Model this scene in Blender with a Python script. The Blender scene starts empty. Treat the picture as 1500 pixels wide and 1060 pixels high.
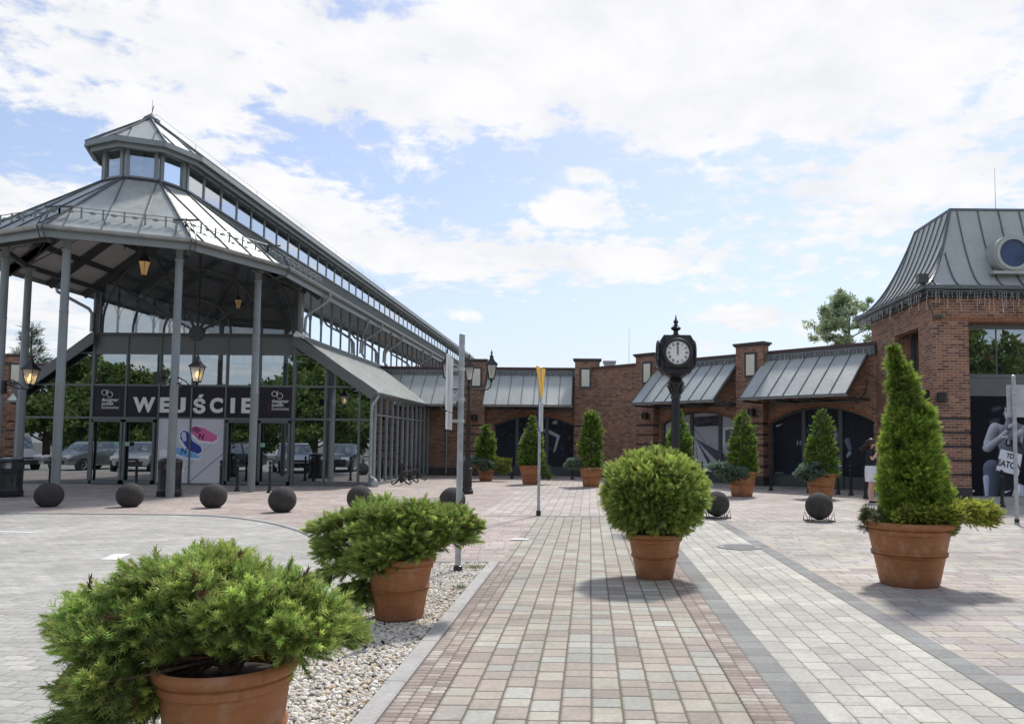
import bpy, math, random
import numpy as np
from mathutils import Vector, Matrix
R = math.radians
PI = math.pi
scene = bpy.context.scene
col = scene.collection
rng = np.random.default_rng(7)
random.seed(7)

# ---------------------------------------------------------------- camera
cam_d = bpy.data.cameras.new('camera'); cam = bpy.data.objects.new('camera', cam_d); col.objects.link(cam)
cam_d.sensor_width = 36.0; cam_d.lens = 36.0 * 1130 / 1500
cam_d.shift_x = -115 / 1500; cam_d.shift_y = 52 / 1500
cam_d.clip_start = 0.05; cam_d.clip_end = 3000
cam.location = (0, 0, 1.5)
cam.matrix_world = (Matrix.Translation((0, 0, 1.5)) @ Matrix.Rotation(math.atan(68 / 1130), 4, 'X')
                    @ Matrix.Rotation(R(90), 4, 'X') @ Matrix.Rotation(0.0084, 4, 'Z'))
scene.camera = cam

# ---------------------------------------------------------------- light
SUN_EL, SUN_AZ = R(53), math.atan2(0.34, 0.94)      # azimuth from +Y towards +X
sd = Vector((math.sin(SUN_AZ) * math.cos(SUN_EL), math.cos(SUN_AZ) * math.cos(SUN_EL), math.sin(SUN_EL)))
sun_d = bpy.data.lights.new('sun', 'SUN'); sun = bpy.data.objects.new('sun', sun_d); col.objects.link(sun)
sun_d.energy = 2.45; sun_d.angle = R(6); sun_d.color = (1.0, 0.96, 0.9)
sun.rotation_euler = sd.to_track_quat('Z', 'Y').to_euler()
sun.location = (20, 20, 60)
vs = scene.view_settings
vs.view_transform = 'Standard'; vs.look = 'None'; vs.exposure = 0.58; vs.gamma = 1.0

# ---------------------------------------------------------------- node helper
class NT:
    def __init__(s, tree): s.t = tree; s.n = tree.nodes; s.l = tree.links
    def new(s, kind, **kw):
        nd = s.n.new(kind)
        for k, v in kw.items():
            if k == 'inp':
                for a, b in v.items(): s.set(nd.inputs[a], b)
            else: setattr(nd, k, v)
        return nd
    def set(s, sock, v):
        if isinstance(v, bpy.types.NodeSocket): s.l.new(v, sock)
        elif isinstance(v, bpy.types.Node): s.l.new(v.outputs[0], sock)
        else:
            if hasattr(sock.default_value, '__len__') and not hasattr(v, '__len__'): v = [v] * len(sock.default_value)
            if hasattr(sock.default_value, '__len__') and len(sock.default_value) == 4 and len(v) == 3: v = (*v, 1)
            sock.default_value = v
    def m(s, op, a, b=None, c=None, clamp=False):
        nd = s.n.new('ShaderNodeMath'); nd.operation = op; nd.use_clamp = clamp
        for i, v in enumerate((a, b, c)):
            if v is not None: s.set(nd.inputs[i], v)
        return nd.outputs[0]
    def mix(s, f, a, b, mode='MIX'):
        nd = s.n.new('ShaderNodeMix'); nd.data_type = 'RGBA'; nd.blend_type = mode
        s.set(nd.inputs[0], f); s.set(nd.inputs[6], a); s.set(nd.inputs[7], b)
        return nd.outputs[2]
    def sep(s, v):
        nd = s.n.new('ShaderNodeSeparateXYZ'); s.set(nd.inputs[0], v); return nd.outputs
    def comb(s, x=0, y=0, z=0):
        nd = s.n.new('ShaderNodeCombineXYZ')
        for i, v in enumerate((x, y, z)): s.set(nd.inputs[i], v)
        return nd.outputs[0]
    def noise(s, vec, scale=5, detail=4, rough=.5, dist=0, out=0):
        nd = s.n.new('ShaderNodeTexNoise'); s.set(nd.inputs['Vector'], vec)
        nd.inputs['Scale'].default_value = scale; nd.inputs['Detail'].default_value = detail
        nd.inputs['Roughness'].default_value = rough; nd.inputs['Distortion'].default_value = dist
        return nd.outputs[out]
    def ramp(s, f, stops, interp='LINEAR'):
        nd = s.n.new('ShaderNodeValToRGB'); s.set(nd.inputs[0], f); cr = nd.color_ramp; cr.interpolation = interp
        while len(cr.elements) < len(stops): cr.elements.new(0.5)
        for e, (p, c) in zip(cr.elements, stops):
            e.position = p; e.color = (*c, 1) if len(c) == 3 else c
        return nd.outputs[0]
    def sstep(s, v, a, b, lo=0., hi=1.):
        nd = s.n.new('ShaderNodeMapRange'); nd.interpolation_type = 'SMOOTHSTEP'
        s.set(nd.inputs[0], v); s.set(nd.inputs[1], a); s.set(nd.inputs[2], b); s.set(nd.inputs[3], lo); s.set(nd.inputs[4], hi)
        return nd.outputs[0]
    def white(s, vec, out=0):
        nd = s.n.new('ShaderNodeTexWhiteNoise'); nd.noise_dimensions = '3D'; s.set(nd.inputs[0], vec); return nd.outputs[out]
    def bump(s, h, strength=.5, dist=.01, normal=None):
        nd = s.n.new('ShaderNodeBump'); nd.inputs['Strength'].default_value = strength; nd.inputs['Distance'].default_value = dist
        s.set(nd.inputs['Height'], h)
        if normal is not None: s.set(nd.inputs['Normal'], normal)
        return nd.outputs[0]

# ---------------------------------------------------------------- world: clear sky + clouds
world = bpy.data.worlds.new("World"); scene.world = world; world.use_nodes = True
w = NT(world.node_tree); w.n.clear()
sky = w.new('ShaderNodeTexSky', sky_type='NISHITA', sun_disc=False, sun_elevation=SUN_EL, sun_rotation=SUN_AZ)
sky.air_density = 1.0; sky.dust_density = 1.0; sky.ozone_density = 1.0
tc = w.new('ShaderNodeTexCoord')
dx, dy, dz = w.sep(tc.outputs['Generated'])
azm = w.m('ARCTAN2', dx, dy)
el = w.m('ARCSINE', dz)
# cloud sheets seen in perspective: direction projected on a high plane
zz = w.m('ADD', w.m('MAXIMUM', dz, 0.0), 0.16)
pv = w.comb(w.m('DIVIDE', dx, zz), w.m('DIVIDE', dy, zz), 0.0)
big = w.noise(pv, 0.75, 3, .5, .3)
mid = w.noise(pv, 3.2, 6, .58, .4)
fine = w.noise(pv, 11.0, 7, .62, .2)
pv2 = w.comb(w.m('MULTIPLY', azm, 5.0), w.m('MULTIPLY', el, 13.0), 3.1)
streak = w.noise(pv2, 1.0, 7, .62, .5)
pv3 = w.comb(w.m('MULTIPLY', azm, 11.0), w.m('MULTIPLY', el, 17.0), 7.7)
puffn = w.noise(pv3, 1.0, 6, .6, .25)
def blob(a0, e0, ra, re, tilt=0.0):
    """soft patch of cloud centred at azimuth a0, elevation e0 (radians)"""
    ca, sa = math.cos(tilt), math.sin(tilt)
    u = w.m('SUBTRACT', azm, a0); v = w.m('SUBTRACT', el, e0)
    uu = w.m('ADD', w.m('MULTIPLY', u, ca / ra), w.m('MULTIPLY', v, sa / ra))
    vv = w.m('ADD', w.m('MULTIPLY', u, -sa / re), w.m('MULTIPLY', v, ca / re))
    q = w.m('ADD', w.m('MULTIPLY', uu, uu), w.m('MULTIPLY', vv, vv))
    return w.m('POWER', 2.718, w.m('MULTIPLY', q, -1.0))
def px(x, y): return (math.atan((x - 865) / 1130), math.atan((650 - y) / 1130 / math.sqrt(1 + ((x - 865) / 1130) ** 2)))
cover = None
for (x, y, ra, re, tilt, k) in [(250, 70, .42, .11, .0, .40), (800, 20, .35, .10, 0, .30), (1250, 95, .40, .12, -.05, .46), (1000, 60, .3, .08, .1, .25),
                                (380, 290, .22, .06, -.35, .30), (720, 375, .36, .040, -.06, .36), (1250, 320, .32, .030, .12, .30), (60, 330, .22, .055, .1, .42),
                                (100, 480, .2, .08, 0, .3), (1300, 240, .2, .03, .1, .24),
                                (1050, 215, .40, .03, 0, -.12), (620, 230, .22, .045, 0, -.12), (60, 250, .16, .04, 0, -.16), (900, 500, .5, .05, 0, -.12), (900, 250, .3, .05, 0, -.06)]:
    a0, e0 = px(x, y)
    t = w.m('MULTIPLY', blob(a0, e0, ra, re, tilt), k)
    cover = t if cover is None else w.m('ADD', cover, t)
behind = w.sstep(dy, 0.35, 0.0)                      # other half of the sky: broken cloud everywhere
cover = w.m('ADD', cover, w.m('MULTIPLY', behind, .2))
tex = w.m('ADD', w.m('ADD', w.m('MULTIPLY', mid, .80), w.m('MULTIPLY', fine, 1.0)), w.m('ADD', w.m('MULTIPLY', streak, .60), w.m('MULTIPLY', big, .20)))
tex = w.m('SUBTRACT', tex, .72)
dens = w.m('ADD', tex, cover)
m1 = w.sstep(dens, .70, .96)
puffs = None
for (x, y, ra, re, k) in [(855, 250, .035, .014, .6), (850, 305, .062, .024, .8), (1115, 462, .075, .02, .9), (1180, 474, .05, .016, .6), (1050, 505, .045, .013, .6), (505, 172, .016, .009, .45),
                          (610, 383, .05, .018, .45), (670, 462, .06, .012, .5), (1050, 240, .05, .006, .5), (1160, 237, .05, .006, .5)]:
    a0, e0 = px(x, y)
    t = w.m('MULTIPLY', blob(a0, e0, ra, re), k)
    puffs = t if puffs is None else w.m('MAXIMUM', puffs, t)
m2 = w.sstep(w.m('ADD', puffs, w.m('MULTIPLY', w.m('SUBTRACT', puffn, .5), 2.4)), .26, .62)
mask = w.m('MAXIMUM', m1, m2)
mask = w.m('MULTIPLY', mask, w.sstep(dz, -.01, .06))
shade = w.sstep(w.m('ADD', w.m('MULTIPLY', mid, .6), w.m('MULTIPLY', puffn, .4)), .34, .62, .70, 1.0)
ccol = w.mix(shade, (0.60, 0.63, 0.70), (1.0, 1.0, 1.0))
cloud = w.mix(1.0, ccol, (0.665, 0.665, 0.675), 'MULTIPLY')
skyc = w.mix(1.0, sky.outputs[0], (0.108, 0.105, 0.112), 'MULTIPLY')
hz = w.sstep(dz, .34, .0)
skyc = w.mix(w.m('ADD', w.m('MULTIPLY', hz, .52), .22), skyc, (0.465, 0.515, 0.58))     # thin high veil in the clear parts
out = w.mix(mask, skyc, cloud)
bg = w.new('ShaderNodeBackground'); w.set(bg.inputs[0], out); bg.inputs[1].default_value = 1.0
wo = w.new('ShaderNodeOutputWorld'); w.l.new(bg.outputs[0], wo.inputs[0])

# ---------------------------------------------------------------- materials
def mat(name):
    m = bpy.data.materials.new(name); m.use_nodes = True
    t = NT(m.node_tree); t.n.clear()
    o = t.new('ShaderNodeOutputMaterial'); b = t.new('ShaderNodeBsdfPrincipled'); t.l.new(b.outputs[0], o.inputs[0])
    t.bsdf = b; t.out = o
    t.obj = t.new('ShaderNodeTexCoord')
    return m, t
def simple(name, c, rough=.6, metal=0., var=.12, scale=3., bump=0., spec=.5):
    m, t = mat(name); v = t.obj.outputs['Object']
    n = t.noise(v, scale, 5, .6)
    k = t.sstep(n, .3, .7, 1 - var, 1 + var)
    t.set(t.bsdf.inputs['Base Color'], t.mix(1.0, c, t.comb(k, k, k), 'MULTIPLY'))
    t.set(t.bsdf.inputs['Roughness'], t.sstep(n, .3, .7, max(0.02, rough - .08), min(1, rough + .08)))
    t.bsdf.inputs['Metallic'].default_value = metal
    t.bsdf.inputs['Specular IOR Level'].default_value = spec
    if bump: t.set(t.bsdf.inputs['Normal'], t.bump(t.noise(v, scale * 12, 4, .6), bump, .01))
    return m
M = {}
M['steel'] = simple('grey_painted_steel', (.21, .235, .235), .42, .0, .1, 1.5)
M['steel_dark'] = simple('dark_painted_steel', (.055, .06, .062), .45, 0, .12, 2)
M['frame'] = simple('frame_paint', (.13, .15, .15), .4, 0, .1, 2)
M['frame_green'] = simple('green_grey_frame', (.07, .085, .085), .45, 0, .1, 2)
M['panel'] = simple('grey_panel', (.13, .14, .14), .4, 0, .08, 1)
M['black'] = simple('black_cast_iron', (.012, .012, .014), .38, 0, .2, 6)
M['black_plastic'] = simple('black_plastic', (.018, .018, .02), .32, 0, .2, 4)
M['galv'] = simple('galvanised_pole', (.40, .43, .45), .42, .55, .18, 9)
M['white'] = simple('white_paint', (.78, .78, .77), .5, 0, .04, 3)
M['sign_dark'] = simple('sign_foil_dark', (.026, .025, .032), .6, 0, .06, 2, 0, .25)
M['plaque'] = simple('opal_plaque', (.74, .72, .60), .35, 0, .05, 2)
M['coping'] = simple('coping_brown', (.10, .055, .048), .6, 0, .15, 3)
M['capstone'] = simple('capstone_dark', (.075, .065, .06), .65, 0, .15, 3)
M['sealed'] = simple('soffit_white', (.50, .49, .475), .6, 0, .06, 2)
M['concrete'] = None
M['soil'] = simple('soil', (.035, .025, .018), .95, 0, .4, 30, .6)
M['lamp_iron'] = simple('lamp_iron', (.02, .02, .021), .35, 0, .2, 6)
M['red'] = simple('sign_red', (.5, .03, .03), .5); M['yellow'] = simple('sign_yellow', (.85, .48, .02), .45, 0, .05)
M['blue'] = simple('sign_blue', (.03, .07, .32), .45, 0, .05)
M['signback'] = simple('sign_back_aluminium', (.50, .52, .53), .45, .3, .08, 5)
M['bead'] = simple('light_string_wire', (.75, .76, .78), .4)
M['skin'] = simple('skin', (.62, .38, .28), .55, 0, .05, 8)
M['hair'] = simple('dark_brown_hair', (.045, .02, .016), .45, 0, .3, 40)
M['shirt'] = simple('black_cotton', (.015, .015, .017), .85, 0, .3, 20)
M['skirt'] = simple('white_cotton', (.72, .73, .78), .8, 0, .06, 10)
M['bark'] = simple('bark', (.10, .075, .055), .9, 0, .35, 20, .8)
M['junibark'] = simple('juniper_bark', (.13, .085, .06), .9, 0, .4, 30, .8)
M['interior'] = simple('interior_dark', (.03, .03, .032), .8, 0, .2, 1)
M['interior_floor'] = simple('interior_floor_tile', (.12, .115, .11), .3, 0, .1, 1)
M['rubber'] = simple('tyre_rubber', (.015, .015, .015), .8)
M['drain'] = simple('drain_iron', (.20, .20, .20), .6, .2, .2, 20, .5)

def m_roof():
    m, t = mat('zinc_sheet'); v = t.obj.outputs['Object']
    n = t.noise(v, .8, 6, .6, .3); n2 = t.noise(v, 6, 5, .65)
    k = t.m('ADD', t.m('MULTIPLY', n, .6), t.m('MULTIPLY', n2, .4))
    t.set(t.bsdf.inputs['Base Color'], t.ramp(k, [(.3, (.33, .355, .335)), (.5, (.41, .435, .41)), (.7, (.49, .515, .485))]))
    t.bsdf.inputs['Metallic'].default_value = .3
    t.set(t.bsdf.inputs['Roughness'], t.sstep(n2, .3, .7, .40, .54))
    t.set(t.bsdf.inputs['Normal'], t.bump(t.noise(v, 1.3, 3, .5), .25, .03))
    return m
M['zinc'] = m_roof()
M['seam'] = simple('zinc_seam', (.13, .145, .15), .45, .3, .1, 3)
M['gutter'] = simple('zinc_gutter', (.34, .355, .35), .38, .4, .15, 3)

def m_brick(name, tint=1.0):
    m, t = mat(name); o = t.obj.outputs['Object']; nrm = t.obj.outputs['Normal']
    x, y, z = t.sep(o); nx, ny, nz = t.sep(nrm)
    side = t.m('GREATER_THAN', t.m('ABSOLUTE', nx), .6)
    u = t.m('ADD', t.m('MULTIPLY', x, t.m('SUBTRACT', 1.0, side)), t.m('MULTIPLY', y, side))
    bw, bh, jt = .237, .0775, .011
    row = t.m('FLOOR', t.m('DIVIDE', z, bh))
    uo = t.m('ADD', t.m('DIVIDE', u, bw), t.m('MULTIPLY', t.m('MODULO', t.m('ABSOLUTE', row), 2.0), .5))
    cell = t.m('FLOOR', uo)
    fu = t.m('SUBTRACT', uo, cell); fz = t.m('SUBTRACT', t.m('DIVIDE', z, bh), row)
    du = t.m('MULTIPLY', t.m('MINIMUM', fu, t.m('SUBTRACT', 1.0, fu)), bw)
    dv = t.m('MULTIPLY', t.m('MINIMUM', fz, t.m('SUBTRACT', 1.0, fz)), bh)
    wob = t.m('MULTIPLY', t.m('SUBTRACT', t.noise(o, 40, 3), .5), .004)
    d = t.m('ADD', t.m('MINIMUM', du, dv), wob)
    brick = t.sstep(d, jt * .35, jt * .75)
    rnd = t.white(t.comb(cell, row, side))
    rnd2 = t.white(t.comb(row, cell, 5.3))
    c = t.ramp(rnd, [(.0, (.13, .066, .052)), (.15, (.20, .095, .066)), (.4, (.28, .132, .082)), (.62, (.345, .172, .102)), (.82, (.295, .128, .082)), (1., (.39, .225, .14))])
    n = t.noise(o, 25, 5, .65)
    k = t.m('MULTIPLY', t.sstep(n, .3, .75, .78, 1.18), t.m('ADD', .85, t.m('MULTIPLY', rnd2, .3)))
    k = t.m('MULTIPLY', k, t.sstep(t.noise(o, .7, 4, .6), .3, .7, .86, 1.1))
    stv = t.noise(t.comb(t.m('MULTIPLY', u, 6.0), t.m('MULTIPLY', z, .5), 0), 1.0, 4, .6)
    k = t.m('MULTIPLY', k, t.sstep(stv, .5, .75, tint, tint * .78))
    c = t.mix(1.0, c, t.comb(k, k, k), 'MULTIPLY')
    mor = t.mix(t.noise(o, 12, 4), (.36, .30, .24), (.50, .43, .35))
    t.set(t.bsdf.inputs['Base Color'], t.mix(brick, mor, c))
    t.bsdf.inputs['Roughness'].default_value = .85
    h = t.m('ADD', t.m('MULTIPLY', brick, 1.0), t.m('MULTIPLY', n, .3))
    t.set(t.bsdf.inputs['Normal'], t.bump(h, .7, .006))
    return m
M['brick'] = m_brick('brickwork')
M['brick_dark'] = simple('dark_engineering_brick', (.055, .043, .042), .6, 0, .3, 14, .6)
M['soldier'] = simple('soldier_brick', (.30, .14, .075), .85, 0, .35, 14, .6)

def m_glass(name, tint, trans, refl=1.0, rough=.0, ior=1.6):
    m, t = mat(name); t.n.remove(t.bsdf)
    fr = t.new('ShaderNodeFresnel'); fr.inputs[0].default_value = ior
    g = t.new('ShaderNodeBsdfGlossy'); g.inputs['Roughness'].default_value = rough
    o = t.obj.outputs['Object']
    t.set(g.inputs['Normal'], t.bump(t.noise(o, .55, 2, .4), .05, .02))
    g.inputs['Color'].default_value = (.74, .79, .82, 1) if 'facade' in name else (.90, .95, 1, 1)
    tr = t.new('ShaderNodeBsdfTransparent'); tr.inputs[0].default_value = (*tint, 1)
    df = t.new('ShaderNodeBsdfTranslucent' if 'lantern' in name else 'ShaderNodeBsdfDiffuse'); df.inputs[0].default_value = (.8, .8, .78, 1) if 'lantern' in name else (.02, .024, .024, 1)
    mx0 = t.new('ShaderNodeMixShader'); mx0.inputs[0].default_value = trans
    t.l.new(df.outputs[0], mx0.inputs[1]); t.l.new(tr.outputs[0], mx0.inputs[2])
    mx = t.new('ShaderNodeMixShader')
    t.set(mx.inputs[0], t.m('ADD', t.m('MULTIPLY', fr.outputs[0], .9), refl, clamp=True))
    t.l.new(mx0.outputs[0], mx.inputs[1]); t.l.new(g.outputs[0], mx.inputs[2])
    t.l.new(mx.outputs[0], t.out.inputs[0])
    return m
M['glass'] = m_glass('facade_glass', (.40, .46, .44), .5, .44)
M['glass_clear'] = m_glass('clear_glass', (.80, .86, .88), .95, .10)
M['glass_side'] = m_glass('clerestory_glass', (.86, .9, .94), .96, .50)
M['glass_dark'] = m_glass('dark_window_glass', (.2, .24, .25), .3, .32)
M['glass_dormer'] = m_glass('dormer_glass', (.2, .24, .25), .0, .02, ior=1.3)
M['dormer_blue'] = simple('dormer_pane', (.03, .055, .13), .12, 0, .3, 2, 0, .4)
M['glass_lamp'] = m_glass('lantern_glass', (.92, .92, .9), .45, .10)

def m_print():
    m, t = mat('printed_foil'); a = t.new('ShaderNodeVertexColor'); a.layer_name = 'Col'
    t.set(t.bsdf.inputs['Base Color'], a.outputs[0]); t.bsdf.inputs['Roughness'].default_value = .6
    t.bsdf.inputs['Specular IOR Level'].default_value = .2
    return m
M['print'] = m_print()

def m_leaf(name, transl=.42, rough=.55):
    m, t = mat(name); a = t.new('ShaderNodeVertexColor'); a.layer_name = 'Col'
    t.set(t.bsdf.inputs['Base Color'], a.outputs[0]); t.bsdf.inputs['Roughness'].default_value = rough
    t.bsdf.inputs['Specular IOR Level'].default_value = .35
    tl = t.new('ShaderNodeBsdfTranslucent'); t.l.new(a.outputs[0], tl.inputs[0])
    mx = t.new('ShaderNodeMixShader'); mx.inputs[0].default_value = transl
    t.l.new(t.bsdf.outputs[0], mx.inputs[1]); t.l.new(tl.outputs[0], mx.inputs[2]); t.l.new(mx.outputs[0], t.out.inputs[0])
    return m
M['leaf'] = m_leaf('foliage')

def m_terra():
    m, t = mat('terracotta'); o = t.obj.outputs['Object']; x, y, z = t.sep(o)
    n = t.noise(o, 4, 6, .65, .4); n2 = t.noise(t.comb(x, y, t.m('MULTIPLY', z, 9.0)), 5, 5, .6)
    k = t.m('ADD', t.m('MULTIPLY', n, .6), t.m('MULTIPLY', n2, .4))
    c = t.ramp(k, [(.25, (.25, .092, .032)), (.5, (.345, .135, .048)), (.75, (.43, .18, .068))])
    c = t.mix(t.sstep(t.noise(o, 6, 6, .72), .48, .70, 0, .62), c, (.44, .27, .18))
    c = t.mix(t.sstep(t.noise(t.comb(t.m('MULTIPLY', x, 3.0), t.m('MULTIPLY', y, 3.0), t.m('MULTIPLY', z, .6)), 5, 5, .65), .56, .72, 0, .45), c, (.15, .065, .035))
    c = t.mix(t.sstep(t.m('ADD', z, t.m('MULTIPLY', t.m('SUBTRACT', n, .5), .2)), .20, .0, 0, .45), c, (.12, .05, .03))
    t.set(t.bsdf.inputs['Base Color'], c)
    t.bsdf.inputs['Roughness'].default_value = .62
    t.set(t.bsdf.inputs['Normal'], t.bump(t.noise(o, 60, 4, .6), .15, .004))
    return m
M['terra'] = m_terra()

def m_stone(name, c, var=.25, scale=30, rough=.85, bump=.6):
    m, t = mat(name); o = t.obj.outputs['Object']
    n = t.noise(o, scale, 6, .7); n2 = t.noise(o, scale * .12, 4, .6); sp = t.noise(o, scale * 5, 2, .5)
    k = t.m('ADD', t.m('MULTIPLY', n, .4), t.m('ADD', t.m('MULTIPLY', n2, .35), t.m('MULTIPLY', sp, .25)))
    kk = t.sstep(k, .35, .65, 1 - var, 1 + var)
    t.set(t.bsdf.inputs['Base Color'], t.mix(1.0, c, t.comb(kk, kk, kk), 'MULTIPLY')); t.bsdf.inputs['Roughness'].default_value = rough
    t.set(t.bsdf.inputs['Normal'], t.bump(sp, bump, .004))
    return m
M['ball'] = m_stone('exposed_aggregate_dark', (.045, .041, .038), .45, 40, .9, 1.0)
M['concrete'] = m_stone('kerb_concrete', (.40, .39, .365), .16, 14, .9, .4)

def paver(name, across, along, joint, stops, stagger='col', jcol=(.13, .115, .095), bumpd=.006, speck=.16, wob=.006, randlen=0., swap=False, zig=0., soil=0., ox=0.):
    """Rows of laid stones. columns run along world Y (or X when swap); every stone gets its own colour."""
    m, t = mat(name); o = t.new('ShaderNodeNewGeometry').outputs['Position']
    x, y, z = t.sep(o)
    nw = t.noise(o, 9, 3, .5, 0, 1); wx, wy, wz = t.sep(nw)
    x = t.m('ADD', x, t.m('MULTIPLY', t.m('SUBTRACT', wx, .5), wob)); y = t.m('ADD', y, t.m('MULTIPLY', t.m('SUBTRACT', wy, .5), wob))
    x = t.m('SUBTRACT', x, ox)
    if swap: x, y = y, x
    if zig:
        tri = t.m('PINGPONG', t.m('ADD', y, 100.0), along * .5)
        x = t.m('ADD', x, t.m('MULTIPLY', t.m('SUBTRACT', tri, along * .25), zig))
    cx_ = t.m('DIVIDE', x, across); ci = t.m('FLOOR', cx_); fx = t.m('SUBTRACT', cx_, ci)
    if stagger == 'half': off = t.m('MULTIPLY', t.m('MODULO', t.m('ABSOLUTE', ci), 2.0), .5)
    else: off = t.white(t.comb(ci, 3.7, 1.1))
    cy_ = t.m('ADD', t.m('DIVIDE', y, along), off)
    if randlen:
        cy_ = t.m('ADD', cy_, t.m('MULTIPLY', t.m('SINE', t.m('ADD', t.m('MULTIPLY', cy_, 2.1), t.m('MULTIPLY', ci, 1.7))), randlen))
    cj = t.m('FLOOR', cy_); fy = t.m('SUBTRACT', cy_, cj)
    ex = t.m('MULTIPLY', t.m('MINIMUM', fx, t.m('SUBTRACT', 1.0, fx)), across)
    ey = t.m('MULTIPLY', t.m('MINIMUM', fy, t.m('SUBTRACT', 1.0, fy)), along)
    # rounded corners
    rr = .022
    ax = t.m('MAXIMUM', t.m('SUBTRACT', rr, ex), 0.0); ay = t.m('MAXIMUM', t.m('SUBTRACT', rr, ey), 0.0)
    d = t.m('SUBTRACT', rr, t.m('SQRT', t.m('ADD', t.m('MULTIPLY', ax, ax), t.m('MULTIPLY', ay, ay))))
    d = t.m('ADD', d, t.m('MULTIPLY', t.m('SUBTRACT', t.noise(o, 70, 3), .5), joint * .9))
    st = t.sstep(d, joint * .45, joint * 1.1)
    rnd = t.white(t.comb(ci, cj, .7)); r2 = t.white(t.comb(cj, ci, 9.2))
    c = t.ramp(rnd, stops)
    sp = t.noise(o, 260, 2, .6); n1 = t.noise(o, 28, 5, .65); lg = t.noise(o, .9, 5, .62, .4)
    st2 = t.m('MULTIPLY', t.sstep(t.noise(o, .35, 6, .68, .8), .42, .62, .86, 1.06), t.sstep(t.noise(o, 2.1, 5, .7, 1.5), .60, .68, 1.0, .86))
    lg = t.m('MULTIPLY', lg, 1.0)
    k = t.m('MULTIPLY', t.m('MULTIPLY', t.m('MULTIPLY', t.sstep(sp, .3, .7, 1 - speck, 1 + speck), st2), t.sstep(n1, .3, .7, .88, 1.10)),
            t.m('MULTIPLY', t.sstep(lg, .3, .7, .88, 1.08), t.m('ADD', .90, t.m('MULTIPLY', r2, .2))))
    c = t.mix(1.0, c, t.comb(k, k, k), 'MULTIPLY')
    dirt = t.m('ADD', t.sstep(t.noise(o, 3.2, 6, .7), .54, .72, 0, .34), t.sstep(t.noise(o, 17, 4, .7), .66, .72, 0, .35))
    c = t.mix(dirt, c, (.20, .17, .13))
    jc = t.mix(t.noise(o, 35, 4), jcol, tuple(v * 1.9 for v in jcol))
    if soil: jc = t.mix(t.sstep(t.noise(o, 1.7, 4), .52, .68, 0, soil), jc, (.09, .12, .035))
    t.set(t.bsdf.inputs['Base Color'], t.mix(st, jc, c)); t.bsdf.inputs['Roughness'].default_value = .82
    edge = t.sstep(d, 0.0, .02)
    h = t.m('ADD', t.m('ADD', edge, t.m('MULTIPLY', sp, .12)), t.m('MULTIPLY', r2, .25))
    t.set(t.bsdf.inputs['Normal'], t.bump(h, .8, bumpd))
    return m
COB = [(0, (.325, .275, .235)), (.16, (.37, .315, .27)), (.34, (.41, .355, .295)), (.52, (.43, .392, .315)), (.68, (.40, .378, .315)), (.78, (.40, .395, .345)), (.95, (.45, .442, .39)), (1., (.28, .24, .215))]
M['cobble'] = paver('walkway_setts', .176, .187, .0085, COB, jcol=(.10, .085, .06), randlen=.16, soil=.5, bumpd=.009, ox=.90, wob=.008)
for nm_, ac_, o_ in (('cobble_small', .09, -1.13), ('cobble_small2', .11, .90)): M[nm_] = paver('small_border_setts', ac_, .062, .004, [(0, (.25, .195, .17)), (.5, (.34, .275, .235)), (.85, (.40, .34, .285)), (1, (.45, .41, .36))], jcol=(.09, .08, .065), soil=.3, ox=o_, wob=.004)
for nm_, o_ in (('band', 1.12), ('band2', 2.48)): M[nm_] = paver('dark_grey_band_slabs', .19, .20, .005, [(0, (.20, .205, .20)), (.5, (.24, .245, .235)), (1, (.275, .28, .265))], 'half', wob=.002, ox=o_)
M['path'] = paver('pale_path_slabs', .16714, .235, .0055, [(0, (.45, .44, .39)), (.5, (.50, .485, .425)), (.9, (.545, .525, .455)), (1, (.44, .43, .39))], randlen=.2, wob=.002, ox=1.31)
PLZ = [(0, (.37, .325, .305)), (.22, (.41, .36, .33)), (.42, (.45, .40, .345)), (.6, (.49, .445, .365)), (.78, (.44, .42, .38)), (1., (.40, .39, .37))]
M['plaza_right'] = paver('plaza_slabs', .20, .34, .0075, PLZ, swap=True, randlen=.2, wob=.004)
M['plaza_left'] = paver('plaza_left_slabs', .17, .25, .006, [(0, (.37, .30, .28)), (.4, (.44, .355, .32)), (.7, (.46, .40, .345)), (1, (.41, .38, .345))], swap=True, randlen=.15)
M['plaza_far'] = paver('plaza_far_slabs', .21, .28, .008, [(0, (.42, .36, .33)), (.4, (.47, .405, .36)), (.7, (.49, .44, .385)), (1, (.46, .44, .42))], randlen=.15)
M['drive'] = paver('drive_blocks', .115, .21, .0045, [(0, (.40, .39, .355)), (.5, (.45, .44, .40)), (1, (.495, .48, .435))], 'half', jcol=(.17, .165, .15), swap=True, zig=.28, wob=.006)
M['ground'] = m_stone('far_ground', (.20, .19, .17), .2, 3, .95, .2)

def m_attr_stone(name):
    m, t = mat(name); a = t.new('ShaderNodeVertexColor'); a.layer_name = 'Col'
    t.set(t.bsdf.inputs['Base Color'], a.outputs[0]); t.bsdf.inputs['Roughness'].default_value = .75
    return m
M['gravel'] = m_attr_stone('gravel_stone')
def m_emit(name, c, s):
    m, t = mat(name); t.bsdf.inputs['Base Color'].default_value = (*c, 1)
    t.bsdf.inputs['Emission Color'].default_value = (*c, 1); t.bsdf.inputs['Emission Strength'].default_value = s
    return m
M['glow'] = m_emit('lit_lantern_glass', (.50, .30, .12), .22)
M['bulb'] = m_emit('lit_bulb', (1.0, .66, .28), 1.7)
def car_paint(name, c, metal=.4):
    m, t = mat(name); t.bsdf.inputs['Base Color'].default_value = (*c, 1); t.bsdf.inputs['Metallic'].default_value = metal
    t.bsdf.inputs['Roughness'].default_value = .3; t.bsdf.inputs['Coat Weight'].default_value = .8
    return m
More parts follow.
